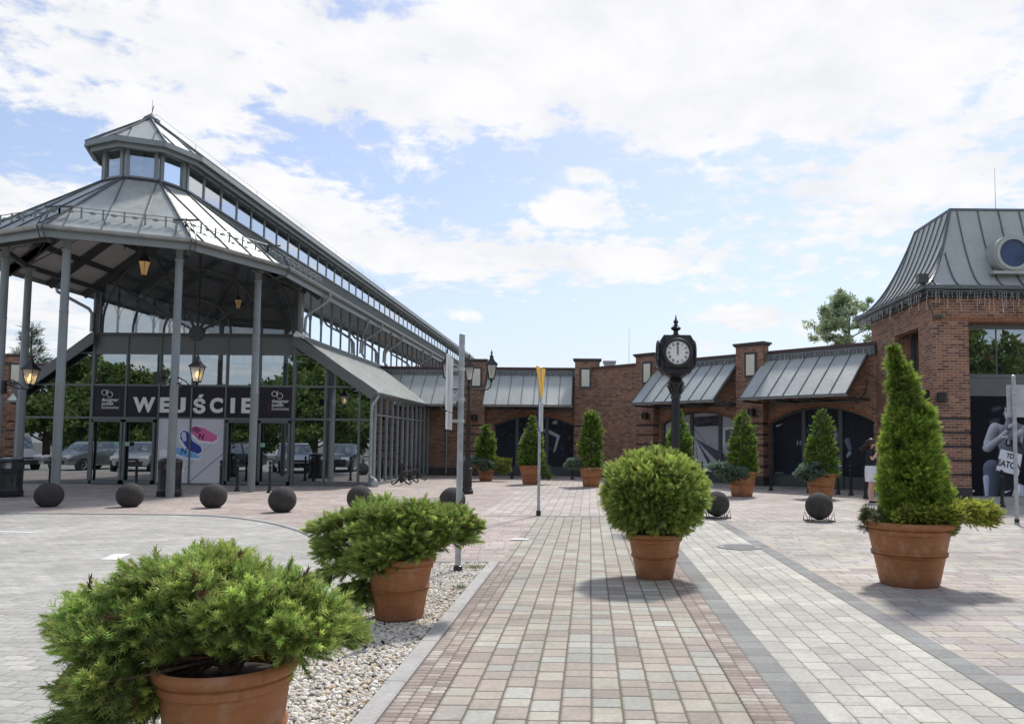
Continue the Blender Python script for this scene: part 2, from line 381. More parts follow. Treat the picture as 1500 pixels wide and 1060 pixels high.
# ---------------------------------------------------------------- mesh helpers
class MB:
    def __init__(s): s.v = []; s.f = []; s.mi = []; s.sm = []; s.c = []
    def add(s, vs, fs, mi=0, sm=False, c=None):
        b = len(s.v); s.v += [tuple(p) for p in vs]
        for f in fs: s.f.append([b + i for i in f]); s.mi.append(mi); s.sm.append(sm); s.c.append(c)
        return s
    def box(s, x0, x1, y0, y1, z0, z1, mi=0, c=None):
        if x1 < x0: x0, x1 = x1, x0
        if y1 < y0: y0, y1 = y1, y0
        if z1 < z0: z0, z1 = z1, z0
        vs = [(x0, y0, z0), (x1, y0, z0), (x1, y1, z0), (x0, y1, z0), (x0, y0, z1), (x1, y0, z1), (x1, y1, z1), (x0, y1, z1)]
        return s.add(vs, [(0, 3, 2, 1), (4, 5, 6, 7), (0, 1, 5, 4), (1, 2, 6, 5), (2, 3, 7, 6), (3, 0, 4, 7)], mi, False, c)
    def cbox(s, cx, cy, cz, wx, wy, wz, mi=0, c=None): return s.box(cx - wx / 2, cx + wx / 2, cy - wy / 2, cy + wy / 2, cz - wz / 2, cz + wz / 2, mi, c)
    def quad(s, a, b, c_, d, mi=0, c=None): return s.add([a, b, c_, d], [(0, 1, 2, 3)], mi, False, c)
    def bar(s, p0, p1, w_, h, mi=0, up=(0, 0, 1), sm=False):
        p0 = Vector(p0); p1 = Vector(p1); d = (p1 - p0)
        if d.length < 1e-6: return s
        d.normalize(); u = Vector(up); r = d.cross(u)
        if r.length < 1e-4: r = d.cross(Vector((1, 0, 0)))
        r.normalize(); u = r.cross(d); r *= w_ / 2; u *= h / 2
        vs = [p + a * r + b * u for p in (p0, p1) for a, b in ((-1, -1), (1, -1), (1, 1), (-1, 1))]
        return s.add(vs, [(3, 2, 1, 0), (4, 5, 6, 7), (0, 1, 5, 4), (1, 2, 6, 5), (2, 3, 7, 6), (3, 0, 4, 7)], mi, sm)
    def tube(s, pts, r, n=8, mi=0, cap=True, sm=True, c=None):
        pts = [Vector(p) for p in pts]; rs = r if hasattr(r, '__len__') else [r] * len(pts)
        vs = []; prev = None
        for i, p in enumerate(pts):
            d = (pts[min(i + 1, len(pts) - 1)] - pts[max(i - 1, 0)])
            if d.length < 1e-9: d = Vector((0, 0, 1))
            d.normalize()
            if prev is None:
                a = Vector((0, 0, 1)) if abs(d.z) < .9 else Vector((1, 0, 0)); u = d.cross(a).normalized()
            else:
                u = prev - d * prev.dot(d)
                if u.length < 1e-6: u = d.cross(Vector((1, 0, 0)))
                u.normalize()
            prev = u; q = d.cross(u)
            for k in range(n):
                t_ = 2 * PI * k / n; vs.append(p + rs[i] * (math.cos(t_) * u + math.sin(t_) * q))
        fs = [(i * n + k, i * n + (k + 1) % n, (i + 1) * n + (k + 1) % n, (i + 1) * n + k) for i in range(len(pts) - 1) for k in range(n)]
        s.add(vs, fs, mi, sm, c)
        if cap:
            b = len(s.v) - len(vs)
            s.f.append([b + k for k in range(n)][::-1]); s.mi.append(mi); s.sm.append(False); s.c.append(c)
            b2 = b + (len(pts) - 1) * n
            s.f.append([b2 + k for k in range(n)]); s.mi.append(mi); s.sm.append(False); s.c.append(c)
        return s
    def lathe(s, prof, cx=0, cy=0, cz=0, n=24, mi=0, sm=True, c=None, ax='z', capb=True, capt=True, rot=0.):
        vs = []
        for (r, z) in prof:
            for k in range(n):
                t_ = 2 * PI * k / n + rot; a, b = r * math.cos(t_), r * math.sin(t_)
                vs.append((cx + a, cy + b, cz + z) if ax == 'z' else (cx + a, cy + z, cz + b))
        fs = [(i * n + k, i * n + (k + 1) % n, (i + 1) * n + (k + 1) % n, (i + 1) * n + k) for i in range(len(prof) - 1) for k in range(n)]
        b = len(s.v); s.add(vs, fs, mi, sm, c)
        if capb and prof[0][0] > 1e-4: s.f.append([b + k for k in range(n)][::-1]); s.mi.append(mi); s.sm.append(False); s.c.append(c)
        if capt and prof[-1][0] > 1e-4: s.f.append([b + (len(prof) - 1) * n + k for k in range(n)]); s.mi.append(mi); s.sm.append(False); s.c.append(c)
        return s
    def prism(s, poly, y0, y1, mi=0, c=None, plane='xz', sm=False):
        """polygon in x,z (or x,y) extruded from y0 to y1"""
        n = len(poly)
        P = (lambda a, b, t_: (a, t_, b)) if plane == 'xz' else ((lambda a, b, t_: (a, b, t_)) if plane == 'xy' else (lambda a, b, t_: (t_, a, b)))
        vs = [P(a, b, y0) for a, b in poly] + [P(a, b, y1) for a, b in poly]
        fs = [list(range(n)), list(range(2 * n - 1, n - 1, -1))]
        s.add(vs, fs, mi, False, c)
        b = len(s.v) - 2 * n
        for i in range(n):
            j = (i + 1) % n; s.f.append([b + j, b + i, b + n + i, b + n + j]); s.mi.append(mi); s.sm.append(sm); s.c.append(c)
        return s
    def build(s, name, mats, parent=None, loc=None, rotz=None, fix=True):
        me = bpy.data.meshes.new(name); me.from_pydata([tuple(p) for p in s.v], [], s.f)
        if not isinstance(mats, (list, tuple)): mats = [mats]
        for m in mats: me.materials.append(M[m] if isinstance(m, str) else m)
        me.polygons.foreach_set('material_index', s.mi); me.polygons.foreach_set('use_smooth', s.sm)
        if any(c is not None for c in s.c):
            a = me.color_attributes.new('Col', 'FLOAT_COLOR', 'CORNER'); arr = []
            for f, c in zip(s.f, s.c):
                cc = list(c or (.5, .5, .5)); arr += (cc + [1]) * len(f)
            a.data.foreach_set('color', arr)
        me.update()
        if fix:
            import bmesh
            b = bmesh.new(); b.from_mesh(me); bmesh.ops.recalc_face_normals(b, faces=b.faces); b.to_mesh(me); b.free()
        if any(s.sm): me.set_sharp_from_angle(angle=R(40))
        o = bpy.data.objects.new(name, me); col.objects.link(o)
        if parent: o.parent = parent
        if loc: o.location = loc
        if rotz: o.rotation_euler[2] = rotz
        return o
def np_mesh(name, V, F, mats, cols=None, parent=None, smooth=False, loc=None):
    me = bpy.data.meshes.new(name); k = F.shape[1]
    me.vertices.add(len(V)); me.vertices.foreach_set('co', V.astype(np.float32).ravel())
    me.loops.add(F.size); me.loops.foreach_set('vertex_index', F.astype(np.int32).ravel())
    me.polygons.add(len(F)); me.polygons.foreach_set('loop_start', np.arange(0, F.size, k, dtype=np.int32))
    me.polygons.foreach_set('use_smooth', np.full(len(F), smooth))
    if not isinstance(mats, (list, tuple)): mats = [mats]
    for m in mats: me.materials.append(M[m] if isinstance(m, str) else m)
    if cols is not None:
        a = me.color_attributes.new('Col', 'FLOAT_COLOR', 'POINT')
        a.data.foreach_set('color', np.concatenate([cols, np.ones((len(cols), 1))], 1).astype(np.float32).ravel())
    me.update(calc_edges=True); me.validate()
    o = bpy.data.objects.new(name, me); col.objects.link(o)
    if parent: o.parent = parent
    if loc: o.location = loc
    return o
def tag(o, label=None, cat=None, group=None, kind=None):
    if label: o['label'] = label
    if cat: o['category'] = cat
    if group: o['group'] = group
    if kind: o['kind'] = kind
    return o
def thing(name, label, cat, loc=(0, 0, 0), rotz=0, group=None):
    o = bpy.data.objects.new(name, None); col.objects.link(o); o.location = loc; o.rotation_euler = (0, 0, rotz)
    o.empty_display_size = .2
    return tag(o, label, cat, group)
def dup(root, loc, rotz=0, label=None, group=None, scale=None):
    r = root.copy(); col.objects.link(r); r.location = loc; r.rotation_euler = (0, 0, rotz)
    if scale: r.scale = scale if hasattr(scale, '__len__') else (scale,) * 3
    if label: r['label'] = label
    if group: r['group'] = group
    for ch in KIDS.get(root.name, [c for c in root.children]):
        c = ch.copy(); col.objects.link(c); c.parent = r
        for g in ch.children:
            d = g.copy(); col.objects.link(d); d.parent = c
    return r
KIDS = {}
def text_part(name, s, size, mat_, parent, loc, bold=0., ext=.004, align='CENTER', rot=(PI / 2, 0, 0), sx=1., space=1.):
    cu = bpy.data.curves.new(name, 'FONT'); cu.body = s; cu.size = size; cu.extrude = ext; cu.offset = bold
    cu.align_x = align; cu.align_y = 'CENTER'; cu.space_character = space
    t = bpy.data.objects.new('tmp', cu); col.objects.link(t)
    bpy.context.view_layer.update()
    me = bpy.data.meshes.new_from_object(t.evaluated_get(bpy.context.evaluated_depsgraph_get()))
    bpy.data.objects.remove(t); me.name = name; me.materials.clear(); me.materials.append(M[mat_] if isinstance(mat_, str) else mat_)
    o = bpy.data.objects.new(name, me); col.objects.link(o); o.parent = parent; o.location = loc; o.rotation_euler = rot; o.scale = (sx, 1, 1)
    return o

# painting on a poster: a grid of printed dots (vertex colours)
class Canvas:
    def __init__(s, w_, h, nx, ny, bgc):
        s.w, s.h = w_, h; s.nx, s.ny = nx, ny
        s.X, s.Z = np.meshgrid(np.linspace(0, w_, nx), np.linspace(0, h, ny)); s.C = np.ones((ny, nx, 3)) * np.array(bgc); s.px = w_ / nx
    def _put(s, a, c):
        a = np.clip(a, 0, 1)[..., None]; s.C = s.C * (1 - a) + np.asarray(c) * a
    def poly(s, pts, c, shade=None):
        inside = np.zeros(s.X.shape, bool); n = len(pts)
        for i in range(n):
            (x1, y1), (x2, y2) = pts[i], pts[(i + 1) % n]
            cond = ((y1 > s.Z) != (y2 > s.Z))
            with np.errstate(divide='ignore', invalid='ignore'): xi = (x2 - x1) * (s.Z - y1) / (y2 - y1 + 1e-12) + x1
            inside ^= cond & (s.X < xi)
        cc = np.asarray(c, float)
        if shade is not None: cc = cc * shade(s.X, s.Z)[..., None]
        s._put(inside.astype(float), cc)
    def caps(s, p0, p1, r0, r1, c, dark=.35, light=(-.6, .6), soft=1.):
        p0 = np.array(p0, float); p1 = np.array(p1, float); d = p1 - p0; L = max(1e-9, (d ** 2).sum())
        t_ = np.clip(((s.X - p0[0]) * d[0] + (s.Z - p0[1]) * d[1]) / L, 0, 1)
        qx = s.X - (p0[0] + t_ * d[0]); qz = s.Z - (p0[1] + t_ * d[1]); r = r0 + (r1 - r0) * t_
        dist = np.hypot(qx, qz); a = (r - dist) / (s.px * soft) + .5
        nx_, nz_ = qx / r, qz / r; k = np.clip(.5 + .5 * (nx_ * light[0] + nz_ * light[1]), 0, 1) ** 1.3
        cc = np.asarray(c, float)[None, None] * (dark + (1.15 - dark) * k)[..., None]
        s._put(a, cc)
    def line(s, p0, p1, r, c): s.caps(p0, p1, r, r, c, dark=1.0, light=(0, 0), soft=1.5)
    def noise(s, k, seed=0, sz=3):
        g = np.random.default_rng(seed); n = g.random((s.ny // sz + 2, s.nx // sz + 2)); n = np.kron(n, np.ones((sz, sz)))[:s.ny, :s.nx]
        s.C *= (1 - k + 2 * k * n)[..., None]
    def build(s, name, parent, loc, clip=None):
        V = np.stack([s.X.ravel(), np.zeros(s.X.size), s.Z.ravel()], 1)
        i = np.arange(s.nx - 1)[None] + s.nx * np.arange(s.ny - 1)[:, None]
        F = np.stack([i, i + 1, i + 1 + s.nx, i + s.nx], -1).reshape(-1, 4)
        if clip is not None:
            V[:, 2] = np.minimum(V[:, 2], clip(V[:, 0]))
        return np_mesh(name, V, F, 'print', np.clip(s.C, 0, 1).reshape(-1, 3), parent, False, loc)
# ================================================================ SETTING: ground and paving
def sheet(name, x0, x1, y0, y1, z, m, kind='structure'):
    o = MB().quad((x0, y0, z), (x1, y0, z), (x1, y1, z), (x0, y1, z)).build(name, m, fix=False)
    return tag(o, kind=kind)
sheet('ground', -600, 600, -300, 1200, -.075, 'ground')
# paved plaza with the curved driveway cut out of it
kerb_line = [(-40, 15.92), (-14, 15.92), (-11.99, 15.90), (-10.6, 15.93), (-9.56, 15.9), (-8.5, 15.86), (-7.64, 15.72), (-6.9, 15.32), (-6.26, 14.78), (-5.65, 14.18), (-5.14, 13.55), (-4.82, 13.12),
             (-4.35, 12.35), (-3.95, 11.55), (-3.6, 10.75), (-3.2, 10.1), (-2.75, 9.86), (-2.30, 9.83)]
def strip_fill(name, pts_lo, pts_hi, z, m):
    b = MB()
    for (a, c), (p, q) in zip(zip(pts_lo[:-1], pts_lo[1:]), zip(pts_hi[:-1], pts_hi[1:])):
        b.quad((*a, z), (*c, z), (*q, z), (*p, z))
    return tag(b.build(name, m, fix=False), kind='structure')
strip_fill('plaza_paving', [(x, y + .06) for x, y in kerb_line], [(x, 16.1) for x, y in kerb_line], 0, 'plaza_left')
sheet('plaza_paving', -40, -2.30, 16.1, 36.2, 0, 'plaza_left')
sheet('plaza_paving', -2.30, -1.13, 9.93, 16.1, 0, 'plaza_left')
sheet('plaza_paving', -2.30, 2.67, 16.1, 36.2, 0, 'plaza_far')
sheet('plaza_paving', 2.67, 30, -12, 15.35, 0, 'plaza_right')
sheet('plaza_paving', 2.67, 30, 15.35, 36.2, 0, 'plaza_far')
sheet('driveway', -60, -2.30, -45, 16.2, -.018, 'drive')
sheet('walkway', -1.13, 1.12, -12, 16.1, 0, 'cobble')
sheet('walkway_border', -1.13, -.86, -12, 9.9, .004, 'cobble_small')
sheet('walkway_border', .90, 1.12, -12, 9.9, .004, 'cobble_small2')
sheet('path_band', 1.12, 1.31, -12, 16.1, .002, 'band')
sheet('path', 1.31, 2.48, -12, 16.1, 0, 'path')
sheet('path_band', 2.48, 2.67, -12, 16.1, .002, 'band2')
for nm, y0, y1, x0, x1 in [('drain_channel', 16.07, 16.12, -2.3, 2.67), ('drain_channel', 15.31, 15.35, 2.67, 12)]:
    sheet(nm, x0, x1, y0, y1, .006, 'band')
# kerb stones round the driveway and along the gravel bed
def kerb_run(name, pts, wd, zt, zb, seg=1.0, label=None):
    b = MB()
    P = [Vector((*p, 0)) for p in pts]
    # resample
    out_ = []; 
    for a, c in zip(P[:-1], P[1:]):
        n = max(1, round((c - a).length / seg))
        for i in range(n): out_.append((a.lerp(c, i / n), a.lerp(c, (i + 1) / n)))
    for a, c in out_:
        d = (c - a).normalized(); a2 = a + d * .004; c2 = c - d * .004; nn = Vector((-d.y, d.x, 0)) * wd / 2
        ch = .012
        prof = [(-1, zb), (-1, zt - ch), (-1 + ch * 2 / wd, zt), (1 - ch * 2 / wd, zt), (1, zt - ch), (1, zb)]
        vs = [p + nn * k + Vector((0, 0, z)) for p in (a2, c2) for k, z in prof]
        b.add(vs, [(i, i + 1, i + 7, i + 6) for i in range(5)] + [(0, 5, 4, 3, 2, 1), (6, 7, 8, 9, 10, 11)])
    o = b.build(name, 'concrete'); return tag(o, kind='structure')
kerb_run('kerb', kerb_line, .13, .006, -.07, .5)
kerb_run('kerb', [(-1.20, -10), (-1.20, 9.86)], .13, .022, -.05, 1.0)
kerb_run('kerb', [(-2.30, 9.86), (-1.20, 9.86)], .08, .012, -.05, 1.0)
kerb_run('kerb', [(-2.36, -10), (-2.36, 9.86)], .10, .012, -.07, 1.0)
sheet('gravel_bed', -2.31, -1.26, -10, 9.83, -.028, M['soil'])
# white road paint
MB().add([(-9.9, 12.88, -.014), (-9.9, 12.78, -.014), (-9.05, 12.62, -.014), (-8.95, 12.72, -.014), (-9.4, 12.81, -.014)], [(0, 1, 2, 3, 4)]).build('road_marking', 'white', fix=False)['kind'] = 'structure'
MB().add([(-6.35, 10.42, -.014), (-6.12, 10.42, -.014), (-6.0, 9.9, -.014), (-6.2, 9.9, -.014)], [(0, 1, 2, 3)]).build('road_marking', 'white', fix=False)['kind'] = 'structure'
# loose gravel
def gravel():
    t_ = (1 + 5 ** .5) / 2
    V = np.array([(-1, t_, 0), (1, t_, 0), (-1, -t_, 0), (1, -t_, 0), (0, -1, t_), (0, 1, t_), (0, -1, -t_), (0, 1, -t_), (t_, 0, -1), (t_, 0, 1), (-t_, 0, -1), (-t_, 0, 1)], float)
    V /= np.linalg.norm(V[0])
    F = np.array([(0, 11, 5), (0, 5, 1), (0, 1, 7), (0, 7, 10), (0, 10, 11), (1, 5, 9), (5, 11, 4), (11, 10, 2), (10, 7, 6), (7, 1, 8), (3, 9, 4), (3, 4, 2), (3, 2, 6), (3, 6, 8), (3, 8, 9), (4, 9, 5), (2, 4, 11), (6, 2, 10), (8, 6, 7), (9, 8, 1)])
    N = 21000
    y = 2.2 + 7.6 * rng.random(N) ** 1.15; x = -2.29 + 1.01 * rng.random(N)
    r = .0095 + .009 * rng.random(N)
    z = -.028 + .020 * rng.random(N)
    sc = np.stack([r * (.8 + .6 * rng.random(N)), r * (.8 + .6 * rng.random(N)), r * (.55 + .4 * rng.random(N))], 1)
    a = rng.random(N) * 2 * PI; ca, sa = np.cos(a), np.sin(a)
    J = V[None] * sc[:, None] * (1 + .25 * (rng.random((N, 12, 1)) - .5))
    X = J[..., 0] * ca[:, None] - J[..., 1] * sa[:, None] + x[:, None]; Y = J[..., 0] * sa[:, None] + J[..., 1] * ca[:, None] + y[:, None]
    Z = J[..., 2] + z[:, None] + .008
    VV = np.stack([X, Y, Z], -1).reshape(-1, 3); FF = (F[None] + 12 * np.arange(N)[:, None, None]).reshape(-1, 3)
    pal = np.array([(.62, .58, .50), (.70, .66, .58), (.55, .50, .42), (.50, .40, .27), (.42, .39, .36), (.66, .60, .52), (.58, .46, .30), (.30, .29, .28), (.74, .71, .66)])
    c = pal[rng.choice(len(pal), N, p=[.2, .2, .14, .08, .08, .14, .04, .04, .08])] * (.85 + .3 * rng.random((N, 1)))
    o = np_mesh('gravel', VV, FF, 'gravel', np.repeat(c, 12, 0)); tag(o, kind='stuff')
gravel()

# ================================================================ SHOP WINGS (local frame: x along wall, y into the building)
def arch_z(x, a, b, zs, zc):
    h = zc - zs; L = (b - a) / 2; Rr = (L * L + h * h) / (2 * h); xm = (a + b) / 2
    return zc - Rr + math.sqrt(max(0, Rr * Rr - (x - xm) ** 2))
def wall_mesh(x0, x1, zt, ops, zb=0, th=.30):
    """brick wall sheet with arched openings (a,b,spring,crown) and their reveals"""
    b = MB(); cur = x0
    for (a, c, zs, zc) in ops:
        b.box(cur, a, 0, th, zb, zt)
        n = 24; xs = [a + (c - a) * i / n for i in range(n + 1)]
        for i in range(n):
            za, zb2 = arch_z(xs[i], a, c, zs, zc), arch_z(xs[i + 1], a, c, zs, zc)
            b.quad((xs[i], 0, za), (xs[i + 1], 0, zb2), (xs[i + 1], 0, zt), (xs[i], 0, zt))
            b.quad((xs[i], 0, za), (xs[i], th, za), (xs[i + 1], th, zb2), (xs[i + 1], 0, zb2))
        cur = c
    b.box(cur, x1, 0, th, zb, zt)
    return b
def arch_ring(a, c, zs, zc, dp=.115):
    b = MB(); n = 46; h = zc - zs; L = (c - a) / 2; Rr = (L * L + h * h) / (2 * h); xm = (a + c) / 2; zc0 = zc - Rr
    t0 = math.asin(L / Rr)
    for i in range(n):
        ta = -t0 + 2 * t0 * (i + .06) / n; tb = -t0 + 2 * t0 * (i + .94) / n
        q = [(xm + r * math.sin(t_), zc0 + r * math.cos(t_)) for r, t_ in ((Rr + .004, ta), (Rr + .004, tb), (Rr + dp, tb), (Rr + dp, ta))]
        b.prism(q, -.008, .02)
    return b
def pier(parent, x0, x1, zt, dp=.38, bands=(.73, 1.12, 1.51, 1.90, 2.30), cap=True):
    b = MB(); zs = [.37]
    for z in bands: zs += [z - .04, z + .04]
    zs.append(zt)
    for i in range(0, len(zs), 2): b.box(x0, x1, -dp, .02, zs[i], zs[i + 1])
    p = b.build('pier', 'brick', parent)
    g = MB()
    for z in bands: g.box(x0 + .022, x1 - .022, -dp + .022, .02, z - .04, z + .04)
    g.box(x0 - .012, x1 + .012, -dp - .012, .02, 0, .37)
    g.build('dark_course', 'brick_dark', p)
    if cap:
        MB().box(x0 - .09, x1 + .09, -dp - .09, .12, zt, zt + .075).box(x0 - .045, x1 + .045, -dp - .045, .07, zt - .06, zt).build('capstone', 'capstone', p)
    return p
def plaque(parent, cx, dp, z0=4.14, z1=4.92, w_=.36):
    b = MB().box(cx - w_ / 2 - .09, cx + w_ / 2 + .09, -dp - .035, -dp - .001, z0 - .09, z1 + .09)
    f = b.build('plaque_frame', 'steel_dark', parent)
    MB().box(cx - w_ / 2, cx + w_ / 2, -dp - .055, -dp - .036, z0, z1).build('plaque_plate', 'plaque', f)
def wall_light(parent, cx, dp, z, r=.14):
    b = MB().box(cx - .05, cx + .05, -dp - .05, -dp, z - .06, z + .06)
    b.lathe([(r * .9, -.14), (r, -.13), (r, .13), (r * .9, .14)], cx, -dp - .05 - r, z, 18)
    b.build('wall_light', 'black_plastic', parent)
def awning(parent, x0, x1, out_=1.62, zt=4.64, zo=3.2, seams=7, brackets=True):
    n = Vector((0, -(out_ - .1), zo - zt)); L = n.length; n.normalize(); up = Vector((0, -n.z, n.y)) * -1
    if up.z < 0: up = -up
    b = MB()
    A = Vector((0, -.1, zt)); B = Vector((0, -out_, zo)); t_ = up * .035
    for s, (xa, xb) in enumerate([(x0, x1)]):
        vs = [(xa, *A.yz), (xb, *A.yz), (xb, *B.yz), (xa, *B.yz)]; v2 = [(p[0], p[1] + t_.y, p[2] + t_.z) for p in vs]
        b.add(vs + v2, [(0, 1, 2, 3), (7, 6, 5, 4), (0, 4, 5, 1), (1, 5, 6, 2), (2, 6, 7, 3), (3, 7, 4, 0)])
    k = b.build('awning', 'zinc', parent)
    sm_ = MB()
    for i in range(seams + 1):
        x = x0 + .012 + (x1 - x0 - .024) * i / seams
        sm_.bar((x, A.y + t_.y * 1.3, A.z + t_.z * 1.3), (x, B.y + t_.y * 1.3, B.z + t_.z * 1.3), .022, .035)
    sm_.box(x0, x1, -out_ - .012, -out_ + .03, zo - .07, zo + .03)
    sm_.build('seam', 'seam', k)
    g = MB(); rr = .055; pr = [(-out_ - .07 + rr * math.cos(a), zo - .03 + rr * math.sin(a)) for a in [PI + PI * i / 8 for i in range(9)]]
    pr2 = [(-out_ - .07 + (rr - .008) * math.cos(a), zo - .03 + (rr - .008) * math.sin(a)) for a in [2 * PI - PI * i / 8 for i in range(9)]]
    g.prism(pr + pr2, x0 - .03, x1 + .03, plane='yz', sm=False)
    g.build('gutter', 'gutter', k)
    # sloping side rafters and curved iron brackets
    f = MB()
    for x in (x0 + .08, x1 - .08) + tuple(x0 + (x1 - x0) * q for q in (.333, .667)):
        f.bar((x, -.05, zt - .1), (x, -out_ + .05, zo - .07), .07, .1)
        if brackets:
            f.bar((x, -.02, zo - .12), (x, -out_ + .12, zo - .10), .06, .07)
            f.tube([(x, -.05 - .55 * (1 - math.cos(a)), zo + .62 - .66 * math.sin(a)) for a in [i * PI / 16 for i in range(9)]], .022, 6)
    f.bar((x0, -.05, zo - .11), (x1, -.05, zo - .11), .08, .08, up=(0, 0, 1))
    f.build('awning_frame', 'frame_green', k)
    return k
def icicles(label, x0, x1, y, z, parent_loc, rotz, step=.10, drop=(.10, .46), group='icicle light strings along the roofs'):
    b = MB(); x = x0; pts = []
    while x < x1:
        pts.append((x, y - .01 * random.random(), z - .02 - .03 * abs(math.sin(x * 2.3)) - .015 * random.random())); x += step
    b.tube(pts, .005, 3, sm=False)
    for p in pts[:-1]:
        if random.random() < .12: continue
        L = random.uniform(*drop) * random.choice((.5, 1, 1)); q = Vector(p) + Vector((random.uniform(0, step), 0, 0)); ln = [q]
        n = max(2, int(L / .07))
        for i in range(n): q = q + Vector((random.uniform(-.022, .022), random.uniform(-.008, .008), -L / n)); ln.append(q.copy())
        b.tube(ln, .003, 3, sm=False, cap=False)
        for q in ln[1:]: b.cbox(q.x, q.y, q.z, .012, .012, .022)
    o = b.build('icicle_light_string', 'bead', None, parent_loc, rotz, fix=False)
    return tag(o, label, 'string lights', group)
def shop_window(parent, a, c, zs, zc, mull, art, yb=.22, sill=.43, mat_='frame_green'):
    f = MB()
    w_ = .07
    f.box(a, c, yb - .03, yb + .06, 0, .03).box(a, c, yb - .02, yb + .05, sill - .05, sill)
    f.box(a, a + w_, yb - .03, yb + .05, .03, zs).box(c - w_, c, yb - .03, yb + .05, .03, zs)
    for mx in mull: f.box(mx - .075, mx + .075, yb - .045, yb + .05, .03, arch_z(mx, a, c, zs, zc) - .01)
    n = 24
    for i in range(n):
        xa, xb = a + (c - a) * i / n, a + (c - a) * (i + 1) / n; za, zb2 = arch_z(xa, a, c, zs, zc), arch_z(xb, a, c, zs, zc)
        f.add([(xa, yb - .03, za - w_), (xb, yb - .03, zb2 - w_), (xb, yb - .03, zb2), (xa, yb - .03, za), (xa, yb + .03, za - w_), (xb, yb + .03, zb2 - w_)], [(0, 1, 2, 3), (0, 4, 5, 1)])
    f.box(a + w_, c - w_, yb + .012, yb + .03, .03, sill - .05)
    fr = f.build('window', mat_, parent)
    cv = Canvas(c - a, zc - sill, int((c - a) * 52), int((zc - sill) * 52), (.022, .024, .036)); art(cv)
    cv.build('window_print', fr, (a, yb + .028, sill), clip=lambda xx: np.array([arch_z(min(max(q + a, a), c), a, c, zs, zc) - sill - .005 for q in xx]))
    return fr
# ---- the prints in the windows
def art_runner(cv):
    g = (.42, .44, .50)
    cv.noise(.25, 3, 6)
    k = np.random.default_rng(5)
    for i in range(34):                      # flying chalk and dust
        x, z = k.random() * cv.w, k.random() * cv.h; a = k.random() * 3; r = .02 + .04 * k.random()
        cv.caps((x, z), (x + .12 * math.cos(a), z + .12 * math.sin(a)), r, r * .3, np.array((.10, .105, .14)) * (.6 + k.random()), soft=4)
    cv.caps((1.75, 1.30), (1.95, 1.95), .17, .22, g); cv.caps((1.85, 2.06), (1.9, 2.2), .11, .12, g)
    cv.caps((1.65, 1.80), (1.35, 1.45), .09, .07, g); cv.caps((1.35, 1.45), (1.17, 1.05), .065, .045, (.6, .62, .68))
    cv.caps((2.1, 1.72), (2.55, 1.62), .10, .08, g); cv.caps((2.60, 1.60), (3.0, 1.40), .085, .07, (.62, .64, .7))
    cv.caps((3.0, 1.40), (2.86, .86), .07, .045, (.62, .64, .7)); cv.caps((2.86, .84), (2.80, .70), .06, .04, (.5, .52, .58))
    cv.caps((1.8, 1.2), (2.25, .75), .15, .1, (.25, .26, .32)); cv.caps((1.65, 1.2), (1.3, .6), .15, .1, (.2, .21, .26))
    cv.poly([(2.72, 1.98), (2.92, 2.0), (2.93, 2.15), (2.73, 2.13)], (.42, .43, .46))
def swoosh(cv, x, z, s, c=(.75, .76, .8)):
    pts = [(0, .10), (-.06, .02), (.04, -.02), (.22, .04), (.60, .24), (.18, .12), (.07, .09), (.04, .12), (.06, .18)]
    cv.poly([(x + a * s, z + b * s) for a, b in pts], c)
def art_station(cv):
    W_, H = cv.w, cv.h
    cv.C[:] = (.50, .50, .55)
    sky_ = cv.Z > 1.25; cv.C[sky_] = (.46, .46, .51)
    k = np.random.default_rng(9)
    for i in range(60): cv.caps((1.55 + 1.3 * k.random(), 1.85 + .35 * k.random()), (1.6 + 1.3 * k.random(), 1.9 + .3 * k.random()), .05, .08, np.array((.08, .08, .10)) * (.5 + 1.5 * k.random()), soft=3)
    vp = (1.62, 1.32)
    cv.poly([(0, 1.9), vp, (0, 1.35)], (.62, .62, .66)); cv.poly([(0, 1.35), vp, (0, .95)], (.05, .05, .07))
    cv.poly([(0, .95), vp, (0, .72)], (.58, .58, .63)); cv.poly([(0, .72), vp, (.25, 0), (0, 0)], (.05, .05, .065))
    cv.poly([(.25, 0), vp, (.75, 0)], (.30, .30, .34)); cv.poly([(.75, 0), vp, (1.2, 0)], (.08, .08, .1))
    cv.poly([(1.2, 0), vp, (2.45, 0)], (.60, .60, .66)); cv.poly([(1.75, 0), vp, (1.84, 0)], (.12, .12, .14))
    cv.poly([(2.45, 0), vp, (2.75, 0)], (.08, .08, .1)); cv.poly([(2.75, 0), vp, (3.2, 0)], (.5, .5, .56)); cv.poly([(3.2, 0), vp, (W_, .35), (W_, 0)], (.10, .10, .13))
    cv.poly([(W_, .35), vp, (W_, 1.0)], (.42, .42, .47))
    cv.line((1.0, 2.3), (2.1, 1.2), .012, (.15, .15, .17)); cv.line((.8, 2.2), (1.7, 1.28), .01, (.2, .2, .22))
    cv.poly([(3.0, 1.75), (3.9, 1.85), (3.9, 1.78), (3.07, 1.69), (3.07, 1.0), (3.0, 1.0)], (.75, .75, .8)); cv.poly([(3.1, 1.66), (3.9, 1.72), (3.9, 1.1), (3.1, 1.15)], (.14, .14, .17))
    for i in range(9): cv.line((1.35 + i * .11, .05 + i * .1), (1.5 + i * .05, .1 + i * .1), .008, (.3, .3, .33))
    cv.noise(.12, 4, 2)
